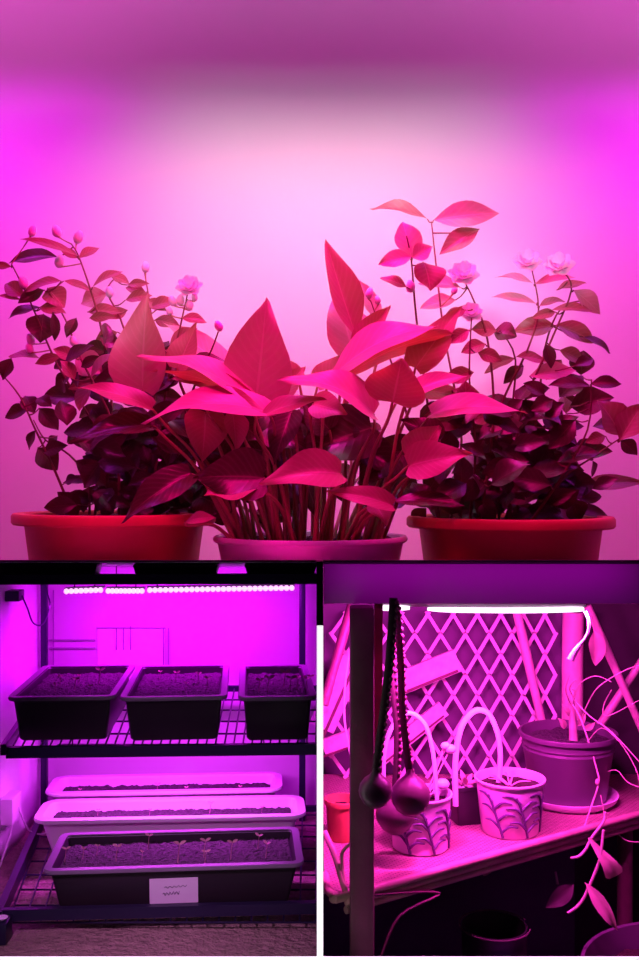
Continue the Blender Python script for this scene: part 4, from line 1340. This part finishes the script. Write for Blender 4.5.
dry_leaf('curled dry leaf hanging in front of the right part of the stand, upper of two', [(571, 858), (580, 856), (587, 848), (592, 838), (604, 822), (606, 812)], [(588, 837), (617, 876)], 21, 1.16, kind='fan', fold=.5)
dry_leaf('narrow curled dry leaf hanging lowest at the right, lower of two', [(568, 913), (576, 908), (583, 900), (588, 890), (600, 860), (604, 830)], [(585, 882), (618, 931)], 15, 1.155, kind='lance', fold=.5)
dry_leaf('pale withered leaf hanging at the top right beside the loose white plug', [(592, 616), (596, 634)], [(594, 630), (596, 666)], 20, 1.37, fold=.5)
dry_leaf('dim withered leaf hanging under the stand between the two dark pots', [(556, 872), (558, 884)], [(574, 884), (546, 908)], 18, 1.24, 'dry_leaf_dim')
dry_leaf('small blurred petal stuck on the front edge of the stand', None, [(492, 856), (484, 876)], 13, 1.18, 'dry_leaf', kind='round')

# hoops
def hoop(label, pts, Y, r, flat, soil):
    q = [P(x, y, Y) for x, y in pts]
    o = MB().tube(q, r, 9, 6, flat=flat).build('plant_hoop', M['white_plastic'])
    tag(o, label, 'plant hoop', 'white hoops over the pots')


hoop('thick white plastic hoop arching over the square pot into the front printed pot', [(456, 806), (456, 760), (461, 730), (470, 715), (480, 710), (490, 715), (498, 733), (501, 758), (498, 795)], 1.235, 0.0036, 0.6, 0)
hoop('thin white hoop arching over the printed pot behind the gourds', [(386, 812), (384, 760), (392, 728), (408, 713), (424, 722), (432, 745), (436, 775), (438, 810)], 1.176, 0.0028, 0.7, 0)
hoop('slim white hoop ring at the left of the post', [(352, 640), (346, 680), (345, 720), (352, 760)], 1.30, 0.0014, 0.8, 0)
# pale dried plant in the printed pot and a white tie on the hoop
t = thing('dried_plant', 'pale papery pods standing in the printed pot behind the gourds', 'dried plant', (LP[0], LP[1], Z(-0.376)))
for (px, py, r) in ((443, 784, 7), (436, 792, 5), (451, 749, 6), (446, 746, 5)):
    cpt = P(px, py, 1.18)
    MB().ellipsoid(cpt, r / F * 1.18, r / F * 1.1, r / F * .9, 12, 8).build('pod', M['white_plastic'], t)
    MB().tube([cpt, cpt.lerp(Vector((LP[0], LP[1], Z(-0.376))), .5) + Vector((.002, 0, 0)), (LP[0] + (px - 440) * .0004, LP[1], Z(-0.378))], .001, 6, 4).build('stalk', M['twig'], t)
t = thing('sprig', 'small dried sprig lying in the front printed pot', 'dried plant', (RP[0], RP[1], Z(-0.375)))
for i in range(6):
    a = rng.uniform(0, 6.28)
    MB().tube([(RP[0], RP[1], Z(-.376)), (RP[0] + .012 * math.cos(a), RP[1] + .012 * math.sin(a), Z(-.368)), (RP[0] + .026 * math.cos(a), RP[1] + .026 * math.sin(a), Z(-.366))], [.0012, .001, .0006], 6, 4).build('twig', M['twig'], t)
t = thing('sprig', 'small leafy sprig growing in the dark square pot', 'dried plant', (c[0], c[1], c[2] + .042))
for i in range(7):
    a = i * .9
    b = Vector((c[0] + .004 * math.cos(a), c[1] + .004 * math.sin(a), c[2] + .044))
    mb = MB()
    leaf_into(mb, b, b + Vector((.014 * math.cos(a), .014 * math.sin(a), .008 + .004 * (i % 3))), .007, (0, -.3, 1), .3, .1, 'lance', nu=8, hv=2)
    mb.build('leaf', M['dry_leaf'], t, smooth='all')

# below the stand: dark pot with a thin wire hoop, and the rim of a wide pot at the corner
cc = (P(495, 925, 1.20).x, 1.20)
t = thing('floor_pot', 'dark pot with a thin rim on the ground under the stand', 'pot', (cc[0], cc[1], 0.0))
MB().lathe((cc[0], cc[1], 0), [(0.006, 0), (0.030, 0), (0.039, EZ - 0.54), (0.039, EZ - 0.534), (0.037, EZ - 0.534), (0.034, EZ - .56)], 48).build('pot', M['tray_black'], t)
MB().tube([(cc[0] + .042 * math.cos(a), cc[1] + .042 * math.sin(a), EZ - 0.534) for a in [R(20 + 14 * i) for i in range(24)]], 0.0010, 6, 2).build('rim_wire', M['dry_leaf_dim'], t)
cw = (0.425, 1.105)
t = thing('wide_pot', 'wide pot with a pink rim at the bottom right corner', 'pot', (cw[0], cw[1], 0.0))
MB().lathe((cw[0], cw[1], 0), [(0.02, 0), (0.085, 0), (0.128, EZ - 0.553), (0.132, EZ - 0.552), (0.133, EZ - 0.548), (0.132, EZ - 0.545), (0.1285, EZ - .546), (0.118, EZ - .60)], 64).build('pot', M['big_pot'], t)
bumpy_disc((cw[0], cw[1], EZ - 0.57), 0.120, 9, 40, .004).build('soil', M['soil'], t)
